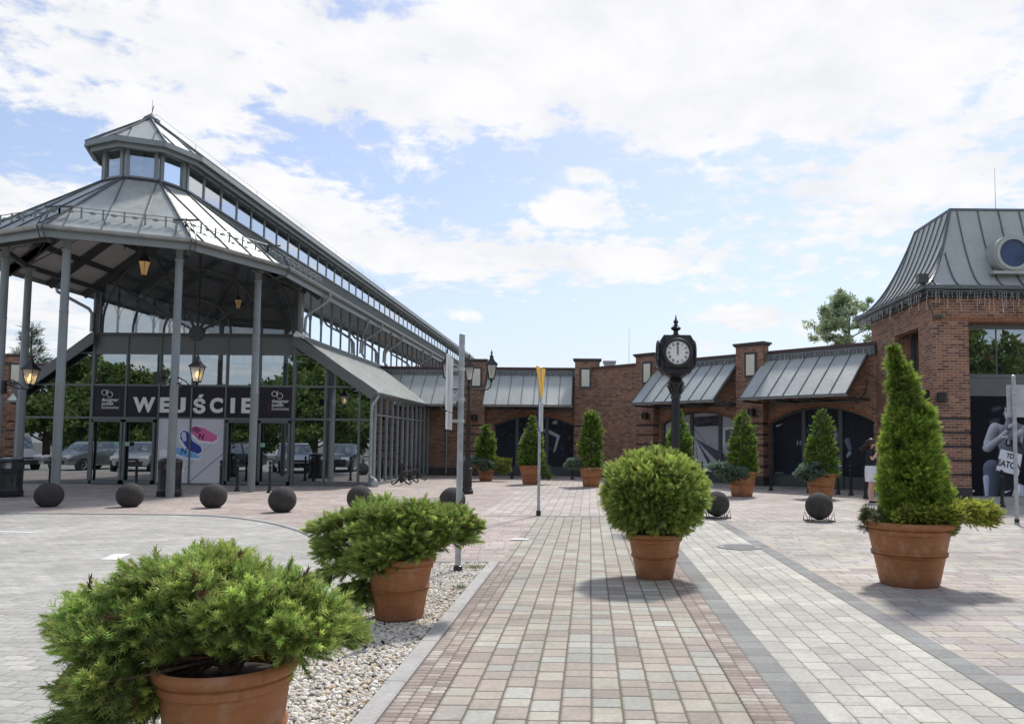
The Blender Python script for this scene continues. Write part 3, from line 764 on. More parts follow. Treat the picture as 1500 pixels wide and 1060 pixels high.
def art_dark(cv):
    cv.noise(.15, 6, 6)
    swoosh(cv, .18, 1.78, .48)
    for x in (1.05, 1.17): cv.caps((x, 1.10), (x + .02, 1.22), .02, .03, (.45, .47, .55), soft=2)
    cv.caps((1.38, 1.5), (1.48, 1.62), .03, .05, (.15, .16, .2), soft=4)
    cv.caps((2.55, 1.75), (2.62, 1.3), .06, .10, (.20, .22, .30), soft=4); cv.caps((2.6, 1.45), (2.5, 1.1), .08, .04, (.30, .32, .42), soft=3)
    cv.caps((3.0, 1.25), (3.1, .95), .10, .06, (.22, .24, .32), soft=3); cv.caps((3.0, .72), (3.08, .82), .04, .06, (.5, .52, .6), soft=2)
    cv.poly([(.10, .05), (.46, .05), (.46, .075), (.10, .075)], (.5, .5, .5))
    cv.caps((2.0, .8), (2.1, 1.9), .2, .3, (.06, .065, .09), soft=6)

# ---- front wing (faces the walkway)
shop_front = thing('shop_building', 'low brick shop wing behind the lamp post, runner print in its arched window', 'building', (0, 35.9, 0))
wall_mesh(-13, .0, 4.93, [(-4.48, -.73, 2.35, 2.80)]).build('wall', 'brick', shop_front)
arch_ring(-4.48, -.73, 2.35, 2.80).build('arch', 'soldier', shop_front)
pier(shop_front, -5.86, -4.86, 5.30); pier(shop_front, -.73, .41, 5.36)
plaque(shop_front, -5.28, .38); plaque(shop_front, -.24, .38)
wall_light(shop_front, -5.32, .38, 2.67); wall_light(shop_front, .0, .38, 2.67)
shop_window(shop_front, -4.48, -.73, 2.35, 2.80, (-3.42, -2.02), art_runner)
def parapet(parent, x0, x1, y=-.06):
    MB().box(x0, x1, y, .36, 4.93, 5.04).build('coping', 'coping', parent)
def fascia(parent, x0, x1):
    MB().box(x0, x1, -.16, -.005, 4.60, 4.90).box(x0, x1, -.19, -.16, 4.84, 4.90).build('fascia', 'seam', parent)
for a, b_ in ((-13, -5.86), (-4.86, -.73)): parapet(shop_front, a, b_); fascia(shop_front, a, b_)
MB().box(-7.5, -5.88, -.03, 0, 0, .36).build('plinth', 'brick_dark', shop_front)
awning(shop_front, -4.80, -.83); awning(shop_front, -9.9, -5.95)
MB().tube([(-6.65, -1.66, 3.12), (-6.65, -1.2, 3.0), (-6.65, -.12, 2.95), (-6.65, -.1, .1)], .045, 10).build('downpipe', 'gutter', shop_front)
icicles('icicle light string hanging over the awning directly behind the lamp post', -4.8, -.8, -.2, 4.88, (0, 35.9, 0), 0)
icicles('icicle light string hanging over the awning at the end of the glass aisle roof', -9.9, -5.95, -.2, 4.88, (0, 35.9, 0), 0)
# ---- diagonal wing (45 degrees)
DW = dict(loc=(17.8, 17.8, 0), rotz=-PI / 4)
shop_diag = thing('shop_building', 'long brick shop wing running diagonally behind the street clock, with two sloping awnings', 'building', **DW)
wall_mesh(-25.7, -11.45, 4.95, [(-20.95, -17.0, 2.38, 2.86), (-15.72, -11.62, 2.33, 2.90)]).build('wall', 'brick', shop_diag)
arch_ring(-20.95, -17.0, 2.38, 2.86).build('arch', 'soldier', shop_diag); arch_ring(-15.72, -11.62, 2.33, 2.90).build('arch', 'soldier', shop_diag)
pier(shop_diag, -22.05, -21.05, 5.30); pier(shop_diag, -16.92, -15.72, 5.30)
plaque(shop_diag, -21.38, .38); plaque(shop_diag, -16.24, .38)
wall_light(shop_diag, -21.35, .38, 2.70); wall_light(shop_diag, -16.1, .38, 2.72)
parapet(shop_diag, -25.7, -22.05); parapet(shop_diag, -21.05, -16.92); parapet(shop_diag, -15.72, -11.5)
fascia(shop_diag, -21.05, -16.92); fascia(shop_diag, -15.72, -11.5)
MB().box(-25.3, -22.07, -.03, 0, 0, .36).build('plinth', 'brick_dark', shop_diag)
shop_window(shop_diag, -20.95, -17.0, 2.38, 2.86, (-19.47, -18.06), art_station)
shop_window(shop_diag, -15.72, -11.62, 2.33, 2.90, (-14.37, -12.94), art_dark)
awning(shop_diag, -21.1, -17.0, 1.70, 4.66, 3.17, 7); awning(shop_diag, -15.85, -11.75, 1.70, 4.66, 3.19, 7)
icicles('icicle light string above the sloping awning right of the street clock', -21.0, -17.0, -.2, 4.88, DW['loc'], DW['rotz'])
icicles('icicle light string above the wide awning beside the corner building', -15.7, -11.6, -.2, 4.88, DW['loc'], DW['rotz'])
MB().lathe([(.012, 0), (.006, 2.2)], 0, 0, 0, 6).build('lightning_rod', 'galv', shop_diag, (-24.6, 2.0, 4.9))
MB().box(-.28, .28, -.3, .3, 0, .9).box(-.33, .33, -.35, .35, .9, 1.0).build('roof_vent', 'gutter', shop_front, (.95, 3.2, 4.7))
# ---- far left wing, the mirror of the front wing beyond the hall
shop_left = thing('shop_building', 'dark brick shop wing at the left edge beyond the canopy columns', 'building', (-26.8, 35.9, 0))
wall_mesh(.0, 13.8, 4.93, [(.73, 4.48, 2.35, 2.80)]).build('wall', 'brick', shop_left)
pier(shop_left, -.41, .73, 5.36); pier(shop_left, 4.86, 5.86, 5.30)
parapet(shop_left, .73, 4.86); fascia(shop_left, .73, 4.86); parapet(shop_left, 5.86, 13.8)
awning(shop_left, .83, 4.80); plaque(shop_left, .24, .38)
shop_window(shop_left, .73, 4.48, 2.35, 2.80, (2.02, 3.42), lambda cv: cv.noise(.2, 8, 5))
side = thing('shop_building', 'brick wall slanting forward at the extreme left edge of the picture', 'building', (-26.5, 35.9, 0), PI / 4)
wall_mesh(-14, .2, 4.93, []).build('wall', 'brick', side); parapet(side, -14, .2)
pier(side, -3.3, -2.3, 5.3); awning(side, -7.5, -3.35)

# ================================================================ CORNER BUILDING (right)
corner = thing('corner_building', 'tall brick corner shop with a flared grey mansard roof and round dormer', 'building', (9.65, 21.67, 0))
XR, YR = 8.2, 4.7      # plan size
b = MB()
def banded(b, g, x0, x1, y0, y1, zt):
    zs = [.37]
    for z in (.73, 1.12, 1.51, 1.90, 2.30): zs += [z - .04, z + .04]
    zs.append(zt)
    for i in range(0, len(zs), 2): b.box(x0, x1, y0, y1, zs[i], zs[i + 1])
    for z in (.73, 1.12, 1.51, 1.90, 2.30): g.box(x0 + .022, x1 - .022, y0 + .022, y1 - .022, z - .04, z + .04)
    g.box(x0 - .012, x1 + .012, y0 - .012, y1 + .012, 0, .37)
g = MB()
banded(b, g, 0, 1.03, 0, .92, 5.05); banded(b, g, 6.9, XR, 0, .8, 5.05)
b.box(1.03, 6.9, 0, .45, 5.19, 5.72).box(0, 1.03, 0, .92, 5.05, 5.72).box(6.9, XR, 0, .8, 5.05, 5.72)
# left flank: opening y .92..2.7 up to z 5.0
b.box(0, .35, .92, 2.72, 5.0, 5.72).box(.55, .7, .92, 2.72, 0, 3.2)
banded(b, g, 0, .8, 2.72, YR, 5.72)
b.box(.8, XR, YR - .3, YR, 0, 5.72).box(XR - .3, XR, .8, YR - .3, 0, 5.72)
b.build('wall', 'brick', corner); g.build('dark_course', 'brick_dark', corner)
s_ = MB()
for i in range(78):
    x = 1.035 + i * .0755; s_.box(x, x + .066, -.006, .40, 5.055, 5.19)
for i in range(13):
    x = .02 + i * .0765; s_.box(x, x + .066, -.006, .05, 5.055, 5.19)
s_.box(1.03, 6.9, .03, .42, 5.05, 5.188, 0)
s_.build('soldier_course', 'soldier', corner)
# big front window
f = MB()
f.box(1.03, 6.9, .42, .50, 4.90, 5.04).box(1.03, 6.9, .42, .50, 3.50, 3.60).box(1.03, 1.09, .42, .50, .12, 4.9).box(1.03, 6.9, .42, .5, .0, .12)
f.box(1.03, 6.9, .44, .48, 2.97, 3.50)
for x in (2.04,): f.box(x - .012, x + .012, .43, .49, 3.6, 4.9)
for x in (4.0, 5.5): f.box(x - .04, x + .04, .42, .5, .12, 4.9)
fr = f.build('window', 'panel', corner)
MB().box(1.09, 6.9, .455, .465, 3.6, 4.9).build('pane', 'glass_dark', fr)
MB().box(1.0, 6.9, 1.6, 1.7, .1, 5.0).build('blind', 'interior', fr)
fl = MB().box(.60, .66, .92, 2.72, 3.2, 5.0).box(.52, .6, .92, .99, 3.2, 5.0).box(.52, .6, 2.65, 2.72, 3.2, 5.0).box(.52, .6, 1.8, 1.86, 3.2, 5.0).build('window', 'frame_green', corner)
MB().box(.585, .59, .99, 2.65, 3.25, 4.95).build('pane', 'glass_dark', fl)
# athlete print
def art_athlete(cv):
    sk = (.60, .63, .70); dk = (.06, .065, .085)
    cv.noise(.1, 2, 8)
    swoosh(cv, -.10, 2.62, .5, (.7, .7, .75))
    cv.caps((.85, 2.45), (1.02, 2.5), .06, .05, (.13, .14, .17), soft=6); cv.caps((.75, 2.1), (.95, 2.15), .05, .05, (.12, .12, .15), soft=6)
    cv.caps((1.75, 2.3), (2.1, 2.2), .08, .06, (.10, .10, .13), soft=6)
    cv.caps((1.30, .0), (1.15, .85), .34, .30, (.07, .08, .10), dark=.2); cv.caps((.70, .0), (.74, .78), .20, .25, (.24, .27, .36), dark=.15)
    cv.caps((.58, .0), (.57, .5), .04, .09, (.62, .68, .82), dark=.5)
    cv.caps((1.30, .95), (1.42, 1.45), .42, .46, dk, dark=.3)
    cv.caps((1.35, 1.50), (1.45, 1.72), .42, .36, (.30, .31, .36), dark=.25)
    cv.line((1.08, 2.0), (1.22, 1.5), .03, (.45, .46, .5)); cv.line((1.66, 2.0), (1.6, 1.55), .03, (.4, .41, .45))
    cv.caps((.86, 1.92), (.98, 1.88), .17, .16, sk, dark=.15); cv.caps((.82, 1.86), (.66, 1.50), .165, .14, sk, dark=.12); cv.caps((.80, 1.62), (.74, 1.5), .07, .05, (.30, .32, .38), soft=5)
    cv.caps((.66, 1.46), (.60, 1.36), .13, .11, sk, dark=.15); cv.caps((.66, 1.36), (1.05, 1.68), .12, .085, (.62, .65, .72), dark=.10); cv.caps((1.02, 1.66), (1.34, 1.98), .085, .055, (.66, .69, .76), dark=.12)
    cv.caps((1.95, 1.92), (2.1, 1.5), .16, .13, sk, dark=.1); cv.caps((2.1, 1.45), (1.6, 1.85), .11, .07, sk, dark=.12)
    cv.caps((1.24, 1.98), (1.30, 2.2), .12, .11, (.42, .44, .50), dark=.1); cv.caps((1.27, 2.27), (1.30, 2.50), .125, .15, (.62, .65, .72), dark=.12)
    cv.caps((1.30, 2.58), (1.42, 2.60), .14, .13, (.05, .05, .06), dark=.3); cv.caps((1.45, 2.42), (1.45, 2.52), .05, .06, (.05, .05, .06), dark=.3)
    cv.line((1.18, 2.44), (1.25, 2.45), .012, (.05, .05, .06)); cv.line((1.34, 2.45), (1.41, 2.44), .012, (.05, .05, .06))
    cv.caps((1.20, 2.41), (1.24, 2.41), .018, .018, (.04, .04, .05), soft=1.5); cv.caps((1.35, 2.41), (1.39, 2.41), .018, .018, (.04, .04, .05), soft=1.5)
    cv.caps((1.295, 2.40), (1.285, 2.33), .012, .024, (.72, .74, .8), dark=.3); cv.line((1.24, 2.24), (1.34, 2.24), .014, (.14, .12, .14)); cv.caps((1.13, 2.38), (1.13, 2.32), .02, .02, (.5, .52, .58))
    cv.caps((1.30, 1.98), (1.46, 2.06), .065, .06, (.70, .72, .80), dark=.2)
    for k in range(4): cv.line((1.33 + k * .035, 2.10 - k * .012), (1.42 + k * .03, 2.02 - k * .015), .007, (.25, .26, .3))
    cv.caps((1.44, 1.74), (1.62, 1.80), .08, .1, (.58, .60, .66), soft=3)
    swoosh(cv, 1.05, 1.66, .30, (.8, .8, .85))
    cv.poly([(1.00, 1.34), (1.62, 1.18), (1.50, .58), (.86, .74)], (.76, .78, .82))
    cv.poly([(1.30, .0), (1.36, .22), (1.50, .36), (1.64, .30), (1.64, .0)], (.55, .58, .66)); cv.poly([(1.42, .22), (1.50, .34), (1.54, .22), (1.50, .08)], (.85, .85, .88))
    swoosh(cv, 1.10, .10, .3, (.85, .85, .9)); cv.poly([(.06, .12), (.24, .12), (.24, .16), (.06, .16)], (.8, .8, .8))
    cv.noise(.05, 3, 2); cv.C = np.clip(cv.C, 0, 1) ** 1.3 * 1.18
cv = Canvas(5.75, 2.85, 360, 190, (.012, .014, .024)); art_athlete(cv)
pr = cv.build('window_print', fr, (1.09, .438, .12))
ta = text_part('lettering', 'USA', .27, 'sign_dark', fr, (1.09 + 1.38, .431, .12 + 1.47), .014, .001, rot=(PI / 2, R(12), 0), sx=1.0)
for ln, z, sz in (('TDK', 1.12, .19), ('EATON', .88, .25)):
    text_part('lettering', ln, sz, 'sign_dark', fr, (1.09 + 1.25 + (.07 if ln == 'TDK' else -.01), .431, .12 + z), .006, .001, rot=(PI / 2, R(13), 0), sx=.84)
# cornice and mansard roof
e = .40
c_ = MB(); c_.box(-.12, XR + .12, -.12, YR + .12, 5.72, 5.80).box(-.30, XR + .30, -.30, YR + .30, 5.80, 5.88).box(-e - .03, XR + e + .03, -e - .03, YR + e + .03, 5.88, 5.97)
c_.build('cornice', 'steel_dark', corner)
def mans(t_): return 1.5 * t_ - e, 5.97 + 2.62 * t_ ** 1.85
K = 14; r_ = MB()
for i in range(K):
    d0, z0 = mans(i / K); d1, z1 = mans((i + 1) / K)
    A = [(d0, d0), (XR - d0, d0), (XR - d0, YR - d0), (d0, YR - d0)]; B = [(d1, d1), (XR - d1, d1), (XR - d1, YR - d1), (d1, YR - d1)]
    for k in range(4):
        k2 = (k + 1) % 4
        r_.add([(*A[k], z0), (*A[k2], z0), (*B[k2], z1), (*B[k], z1)], [(0, 1, 2, 3)], 0, True)
d1, z1 = mans(1); r_.quad((d1, d1, z1), (XR - d1, d1, z1), (XR - d1, YR - d1, z1), (d1, YR - d1, z1))
rf = r_.build('mansard_roof', 'zinc', corner)
q = MB()
def seamline(P):
    for p, n in zip(P[:-1], P[1:]): q.bar(p, n, .024, .05)
x = .05
while x < XR:
    P = []
    for i in range(K + 1):
        d, z = mans(i / K)
        if x < d or x > XR - d: break
        P.append((x, d, z + .02))
    if len(P) > 1: seamline(P)
    x += .62
y = -.1
while y < YR:
    P = []
    for i in range(K + 1):
        d, z = mans(i / K)
        if y < d or y > YR - d: break
        P.append((d, y, z + .02))
    if len(P) > 1: seamline(P)
    y += .42
for sx_, sy_ in ((0, 0), (1, 0), (0, 1)):
    P = [((mans(i / K)[0] if not sx_ else XR - mans(i / K)[0]), (mans(i / K)[0] if not sy_ else YR - mans(i / K)[0]), mans(i / K)[1] + .03) for i in range(K + 1)]
    for p, n in zip(P[:-1], P[1:]): q.bar(p, n, .07, .05)
q.box(d1 - .03, XR - d1 + .03, d1 - .03, d1 + .06, z1 - .01, z1 + .05).box(d1 - .03, d1 + .06, d1, YR - d1, z1 - .01, z1 + .05)
q.box(-e - .035, XR + e + .035, -e - .045, -e - .03, 5.90, 6.0)
q.build('seam', 'seam', rf)
dm = MB()
def drum(cx, cz, r0, r1, y0, y1, mi=0):
    n = 32
    vs = []
    for (r, y) in ((r0, y0), (r1, y0), (r1, y1), (r0, y1)):
        for k in range(n): a = 2 * PI * k / n; vs.append((cx + r * math.cos(a), y, cz + r * math.sin(a)))
    dm.add(vs, [((i * n + k), (i * n + (k + 1) % n), ((i + 1) % 4 * n + (k + 1) % n), ((i + 1) % 4 * n + k)) for i in range(4) for k in range(n)], mi, True)
cx, cz = 2.36, 7.02
drum(cx, cz, .40, .49, -.03, .06); drum(cx, cz, .44, .54, .02, 1.25)
dm.box(cx - .62, cx + .62, -.05, .9, cz - .60, cz - .52)
dr = dm.build('round_dormer', 'zinc', corner)
MB().lathe([(.001, 0), (.43, 0)], cx, .03, cz, 32, ax='y', capt=False).build('pane', 'dormer_blue', dr)
wall_light(corner, .16, 0, 2.88, .14); MB().box(-.14, .0, .25, .45, 2.75, 3.1).build('loudspeaker', 'black_plastic', corner)
cam_ = MB().box(.02, .26, -.12, -.0, 5.12, 5.20).tube([(.0, -.1, 5.2), (-.22, -.2, 5.62), (-.3, -.3, 5.75)], .015, 6).box(-.62, -.34, -.62, -.42, 6.02, 6.27).bar((-.48, -.5, 5.95), (-.48, -.5, 6.05), .05, .05)
cam_.build('floodlight', 'steel_dark', corner)
MB().lathe([(.012, 0), (.006, 1.4)], 2.62, 1.4, z1, 6).build('lightning_rod', 'galv', corner)
MB().box(1.03, 6.9, -.25, .42, 0, .1).build('step', 'concrete', corner)
icicles('icicle light string under the eave of the corner building front', -.3, 8.0, -.36, 5.90, (9.65, 21.67, 0), 0, .085, (.12, .62))
o = icicles('icicle light string under the eave on the flank of the corner building', 0.0, 4.9, -.0, 5.90, (9.65 - .36, 26.4, 0), -PI / 2, .085, (.12, .5))
# ================================================================ ENTRANCE HALL (local origin: middle of the glass front)
HX, HY = -13.4, 26.4
hall = thing('entrance_hall', 'long glass entrance hall with an octagonal columned canopy and lantern roof', 'building', (HX, HY, 0))
AC = (0.0, -3.6)                       # centre of the octagonal end
S7 = math.sqrt(.5)
LEN = 61.0
def oct_pts(r, z): return [(-r, AC[1], z), (-r * S7, AC[1] - r * S7, z), (0, AC[1] - r, z), (r * S7, AC[1] - r * S7, z), (r, AC[1], z)]
def outline(r, z): return [(-r, LEN, z)] + oct_pts(r, z) + [(r, LEN, z)]
R0, Z0, R1, Z1 = 4.22, 6.72, 1.16, 8.98        # main roof: eave and lantern base
R2, Z2, ZA = 1.62, 10.02, 11.22               # lantern eave, ridge
def shell(lo, hi, name, m, dz=0., mi=0):
    b = MB()
    for a, c, p, q in zip(lo[:-1], lo[1:], hi[:-1], hi[1:]):
        a, c, p, q = [(*v[:2], v[2] + dz) for v in (a, c, p, q)]
        if (Vector(p) - Vector(q)).length < 1e-4: b.add([a, c, p], [(0, 1, 2)])
        else: b.quad(a, c, q, p)
    return b.build(name, m, hall)
roof = shell(outline(R0, Z0), outline(R1, Z1), 'roof', 'zinc')
shell(outline(R0 - .05, Z0), outline(R1, Z1), 'soffit', 'sealed', -.14)
apex = [(0, LEN, ZA), (0, AC[1], ZA), (0, AC[1], ZA), (0, AC[1], ZA), (0, AC[1], ZA), (0, AC[1], ZA), (0, LEN, ZA)]
lroof = shell(outline(R2, Z2), apex, 'lantern_roof', 'zinc')
shell(outline(R2 - .04, Z2), apex, 'lantern_soffit', 'steel', -.10)
# standing seams
def roof_seams(lo, hi, pitch, wd, ht, nave_pitch, y_end):
    b = MB()
    for k in range(1, 5):                                   # four apse faces
        a, c, p, q = [Vector(v) for v in (lo[k], lo[k + 1], hi[k], hi[k + 1])]
        n = (c - a).cross(p - a).normalized(); n = n if n.z > 0 else -n
        e = (c - a).normalized(); W_ = (c - a).length; up = ((p + q) / 2 - (a + c) / 2); mid_ = (a + c) / 2
        half_top = (q - p).length / 2
        m = round(W_ / pitch); 
        for i in range(m):
            s = (i + .5) / m * W_ - W_ / 2
            L = 1.0 if abs(s) <= half_top else (W_ / 2 - abs(s)) / (W_ / 2 - half_top)
            if L < .06: continue
            b.bar(mid_ + e * s + n * .02, mid_ + e * s + up * L + n * .02, wd, ht, up=n)
        b.bar(a + n * .02, p + n * .02, .05, .06, up=n)
    a, p = Vector(lo[5]), Vector(hi[5]); b.bar(a + Vector((.01, 0, .02)), p + Vector((.01, 0, .02)), .05, .06)
    for sgn in (-1, 1):
        y = AC[1] + nave_pitch * .5
        while y < y_end:
            a = Vector((sgn * abs(lo[5][0]), y, lo[5][2] + .02)); p = Vector((sgn * abs(hi[5][0]), y, hi[5][2] + .02))
            b.bar(a, p, wd, ht, up=(0, 1, 0) if False else (sgn * .5, 0, 1)); y += nave_pitch
    return b
roof_seams(outline(R0, Z0), outline(R1, Z1), .74, .022, .035, .60, LEN).build('seam', 'seam', roof)
roof_seams(outline(R2, Z2), apex, .62, .02, .03, .62, LEN).build('seam', 'seam', lroof)
cap = MB().lathe([(.22, -.16), (.24, -.02), (.23, 0), (.02, .18), (.001, .19)], 0, AC[1] + .08, ZA, 8, sm=False, rot=PI / 8).box(-.06, .06, AC[1], LEN, ZA - .03, ZA + .03)
cap.tube([(.05, AC[1], ZA + .15), (.1, AC[1] + .0, ZA + .38)], .012, 5).build('ridge_cap', 'seam', lroof)
wr = MB().lathe([(.008, 0), (.005, .45)], 0, AC[1] + .1, ZA + .15, 5)
ppts = [(0, AC[1] + .3 + i * 2.4, ZA + .25 + (0 if i % 2 else .0)) for i in range(12)]
wr.tube(ppts, .006, 4)
for p in ppts: wr.tube([(0, p[1], ZA), p], .006, 4)
wr.build('lightning_conductor', 'seam', lroof)
# gutters, fascia, lantern fascia
def edge_run(pts, sec, name, m, parent=hall):
    """sweep a small section (outward, up) along an outline"""
    b = MB(); P = [Vector(p) for p in pts]; n = len(P); rows = []
    for i, p in enumerate(P):
        d0 = (P[i] - P[i - 1]).normalized() if i else None; d1 = (P[i + 1] - P[i]).normalized() if i < n - 1 else None
        o0 = Vector((-d0.y, d0.x, 0)) * -1 if d0 else None; o1 = Vector((-d1.y, d1.x, 0)) * -1 if d1 else None
        if o0 is None: o = o1
        elif o1 is None: o = o0
        else: o = (o0 + o1).normalized(); o = o / max(.3, o.dot(o0))
        rows.append([p + o * -u + Vector((0, 0, v)) for u, v in sec])
    m_ = len(sec); vs = [q for r in rows for q in r]
    fs = [(i * m_ + k, i * m_ + (k + 1) % m_, (i + 1) * m_ + (k + 1) % m_, (i + 1) * m_ + k) for i in range(n - 1) for k in range(m_)]
    fs += [tuple(range(m_)), tuple(range((n - 1) * m_ + m_ - 1, (n - 1) * m_ - 1, -1))]
    b.add(vs, fs, 0, False); return b.build(name, m, parent)
rr = .085
half = [(rr * math.cos(a) - rr, rr * math.sin(a)) for a in [0 - PI * i / 8 for i in range(9)]]
sec_g = [(u * -1, v) for u, v in half] + [((rr - .012) * math.cos(a) * -1 + rr, (rr - .012) * math.sin(a)) for a in [-PI + PI * i / 8 for i in range(9)]]
SGN = -1 if True else 1
gut = edge_run(outline(R0, Z0 - .01), [(-u, v) for u, v in sec_g], 'gutter', 'gutter')
edge_run(outline(R0 - .02, Z0), [(0, -.04), (0, -.27), (.05, -.27), (.05, -.04)], 'fascia', 'steel')
edge_run(outline(R2, Z2), [(-.01, .03), (-.03, -.13), (.04, -.13), (.04, .02)], 'lantern_gutter', 'steel')
edge_run(outline(R2 - .12, Z2 - .13), [(0, .02), (0, -.12), (.05, -.12), (.05, .02)], 'lantern_fascia', 'steel')
# snow guard rails
sg = MB()
def guard(a, c, spacing=.5):
    a, c = Vector(a), Vector(c); d = (c - a); L = d.length; d.normalize(); n = max(2, round(L / spacing))
    for h in (.16, .26): sg.tube([a + Vector((0, 0, h)), c + Vector((0, 0, h))], .012, 5)
    for i in range(n + 1):
        p = a + d * (L * i / n)
        sg.bar(p, p + Vector((0, 0, .28)), .02, .04); 
        if i < n:
            q = a + d * (L * (i + .5) / n); sg.cbox(q.x, q.y, q.z + .15, .10, .10, .045)
fr_ = .17; rg, zg = R0 + (R1 - R0) * fr_, Z0 + (Z1 - Z0) * fr_
gp = oct_pts(rg, zg) + [(rg, AC[1] + 4.6, zg)]; gp = [(-rg, AC[1] + 4.6, zg)] + gp
for a, c in zip(gp[:-1], gp[1:]): guard(a, c)
sg.build('snow_guard', 'steel', roof)
for k in (2, 3, 4):
    cab = MB()
    v = Vector(oct_pts(R0, Z0)[k]); cdir = Vector((v.x, v.y - AC[1], 0)).normalized()
    cab.bar(v - cdir * .5 + Vector((-.35, 0, .62)), v - cdir * .5 + Vector((.35, 0, .62)), .05, .04)
    for s in (-.06, .06):
        t_ = Vector((-cdir.y, cdir.x, 0)) * s
        cab.tube([v - cdir * .45 + t_ + Vector((0, 0, .6)), v - cdir * .05 + t_ + Vector((0, 0, .32)), v + cdir * .16 + t_ + Vector((0, 0, -.05)), v + cdir * .04 + t_ + Vector((0, 0, -.3)), v - cdir * .35 + t_ + Vector((0, 0, -.36))], .016, 5)
    cab.build('heating_cable', 'steel_dark', roof)
# lantern glazing
lf = MB(); lg = MB(); lp = outline(R1 - .03, Z1)
ztop = Z2 - .1
for i, (a, c) in enumerate(zip(lp[:-1], lp[1:])):
    a, c = Vector(a), Vector(c); L = (c - a).length; d = (c - a).normalized(); n = 1 if 0 < i < 5 else round(L / 1.13)
    for k in range(n + 1):
        p = a + d * (L * k / n); w_ = .12 if (0 < i < 5 or k in (0, n)) else .06
        if w_ > .1:
            for s in ((-1 if k == n else 1),): 
                q0 = p + d * s * .07; lf.bar((q0.x, q0.y, Z1 - .02), (q0.x, q0.y, ztop), .13, .10, up=d)
        else: lf.bar((p.x, p.y, Z1), (p.x, p.y, ztop), .05, .08, up=d)
    for z, h in ((Z1 + .03, .12), (ztop - .03, .08)): lf.bar((a.x, a.y, z), (c.x, c.y, z), .09, h)
    lg.quad((a.x, a.y, Z1), (c.x, c.y, Z1), (c.x, c.y, ztop), (a.x, a.y, ztop))
lw = lf.build('lantern_window', 'steel', hall); lg.build('pane', 'glass_side', lw)
edge_run(outline(R1, Z1), [(0, .06), (-.10, -.02), (-.06, -.05), (.04, .0)], 'lantern_sill', 'steel_dark')
# columns
for (x, y) in [(-2.25, -6.05), (.1, -7.1), (2.42, -6.1), (3.40, -3.5), (-3.42, -3.6)]:
    b = MB().lathe([(.104, 0), (.104, 2.9), (.110, 2.9), (.110, 2.94), (.102, 2.95), (.099, 4.7), (.105, 4.7), (.105, 4.73), (.097, 4.74), (.094, 6.25), (.118, 6.27), (.118, 6.31), (.088, 6.33), (.088, 6.56)], 0, 0, 0, 18)
    b.cbox(0, 0, 6.58, .26, .26, .05)
    b.build('column', 'steel', hall, (x, y, 0))
# canopy structure
cs = MB(); rc, zc = 3.5, 6.66
cp = oct_pts(rc, zc); 
ring = [(-rc, 0, zc)] + cp + [(rc, 0, zc)]
for a, c in zip(ring[:-1], ring[1:]): cs.bar(a, c, .10, .14)
for (px_, py_, pz_), (qx, qy, qz) in zip(oct_pts(R0 - .15, Z0 - .28), oct_pts(R1, Z1 - .28)): cs.bar((px_, py_, pz_), (qx, qy, qz), .10, .24)
for fr_ in (.36, .68):
    r_, z_ = R0 + (R1 - R0) * fr_, Z0 + (Z1 - Z0) * fr_ - .24
    pp = [(-r_, 0, z_)] + oct_pts(r_, z_) + [(r_, 0, z_)]
    for a, c in zip(pp[:-1], pp[1:]): cs.bar(a, c, .08, .16)
for y in (-3.6, -1.8, -.1):
    for s in (-1, 1): cs.bar((s * (R0 - .15), y, Z0 - .28), (s * R1, y, Z1 - .28), .10, .22)
for p in cp: cs.tube([p, (p[0] * .35, AC[1] + (p[1] - AC[1]) * .35, 7.9)], .018, 5)
for a, c in zip(cp[:-1], cp[1:]):
    m_ = ((a[0] + c[0]) / 2, (a[1] + c[1]) / 2); cs.tube([(m_[0], m_[1], 6.45), (m_[0] * .6, AC[1] + (m_[1] - AC[1]) * .6, 7.75)], .015, 5)
    cs.tube([(*a[:2], 6.5), (c[0] * .62, AC[1] + (c[1] - AC[1]) * .62, 7.55)], .014, 5); cs.tube([(*c[:2], 6.5), (a[0] * .62, AC[1] + (a[1] - AC[1]) * .62, 7.55)], .014, 5)
cs.build('canopy_frame', 'steel_dark', hall)
# glass gable with fan tracery
FM = [-3.65, -2.50, -1.36, -.24, .93, 2.05, 3.24]
def roof_z(x): return Z0 + (Z1 - Z0) * min(1, (R0 - abs(x)) / (R0 - R1)) - .16
gb = MB(); gx = [-3.62, -2.4, -1.16, 0, 1.16, 2.3, 3.28]
for a, c in zip(gx[:-1], gx[1:]): gb.quad((a, 0, 5.16), (c, 0, 5.16), (c, 0, roof_z(c)), (a, 0, roof_z(a)))
gable = MB()
gable.box(-3.66, 3.30, -.08, .08, 5.06, 5.18)
for x in (-3.6, 3.24): gable.box(x - .07, x + .07, -.07, .07, 5.1, roof_z(x))
hub = (-.16, 5.2)
for rad in (1.15, 2.22, 3.30):
    gable.tube([(hub[0] + rad * math.cos(a), -.02, hub[1] + rad * math.sin(a)) for a in [PI * i / 28 for i in range(29)] if hub[1] + rad * math.sin(a) < roof_z(hub[0] + rad * math.cos(a)) + .05], .035, 6)
for dg in (30, 60, 90, 120, 150):
    a = R(dg); L = 3.3; 
    gable.bar((hub[0] + .15 * math.cos(a), -.02, hub[1] + .15 * math.sin(a)), (hub[0] + L * math.cos(a), -.02, min(8.9, hub[1] + L * math.sin(a))), .06, .05, up=(0, 1, 0))
gable.lathe([(.26, -.07), (.26, .05)], hub[0], -.02, hub[1] - .02, 20, ax='y')
gf = gable.build('gable_window', 'steel_dark', hall); gb.build('pane', 'glass_clear', gf)
MB().lathe([(.055, 0), (.055, 3.2)], 0, 0, 0, 10).build('hanger', 'steel_dark', hall, (-.1, -3.6, 6.9))
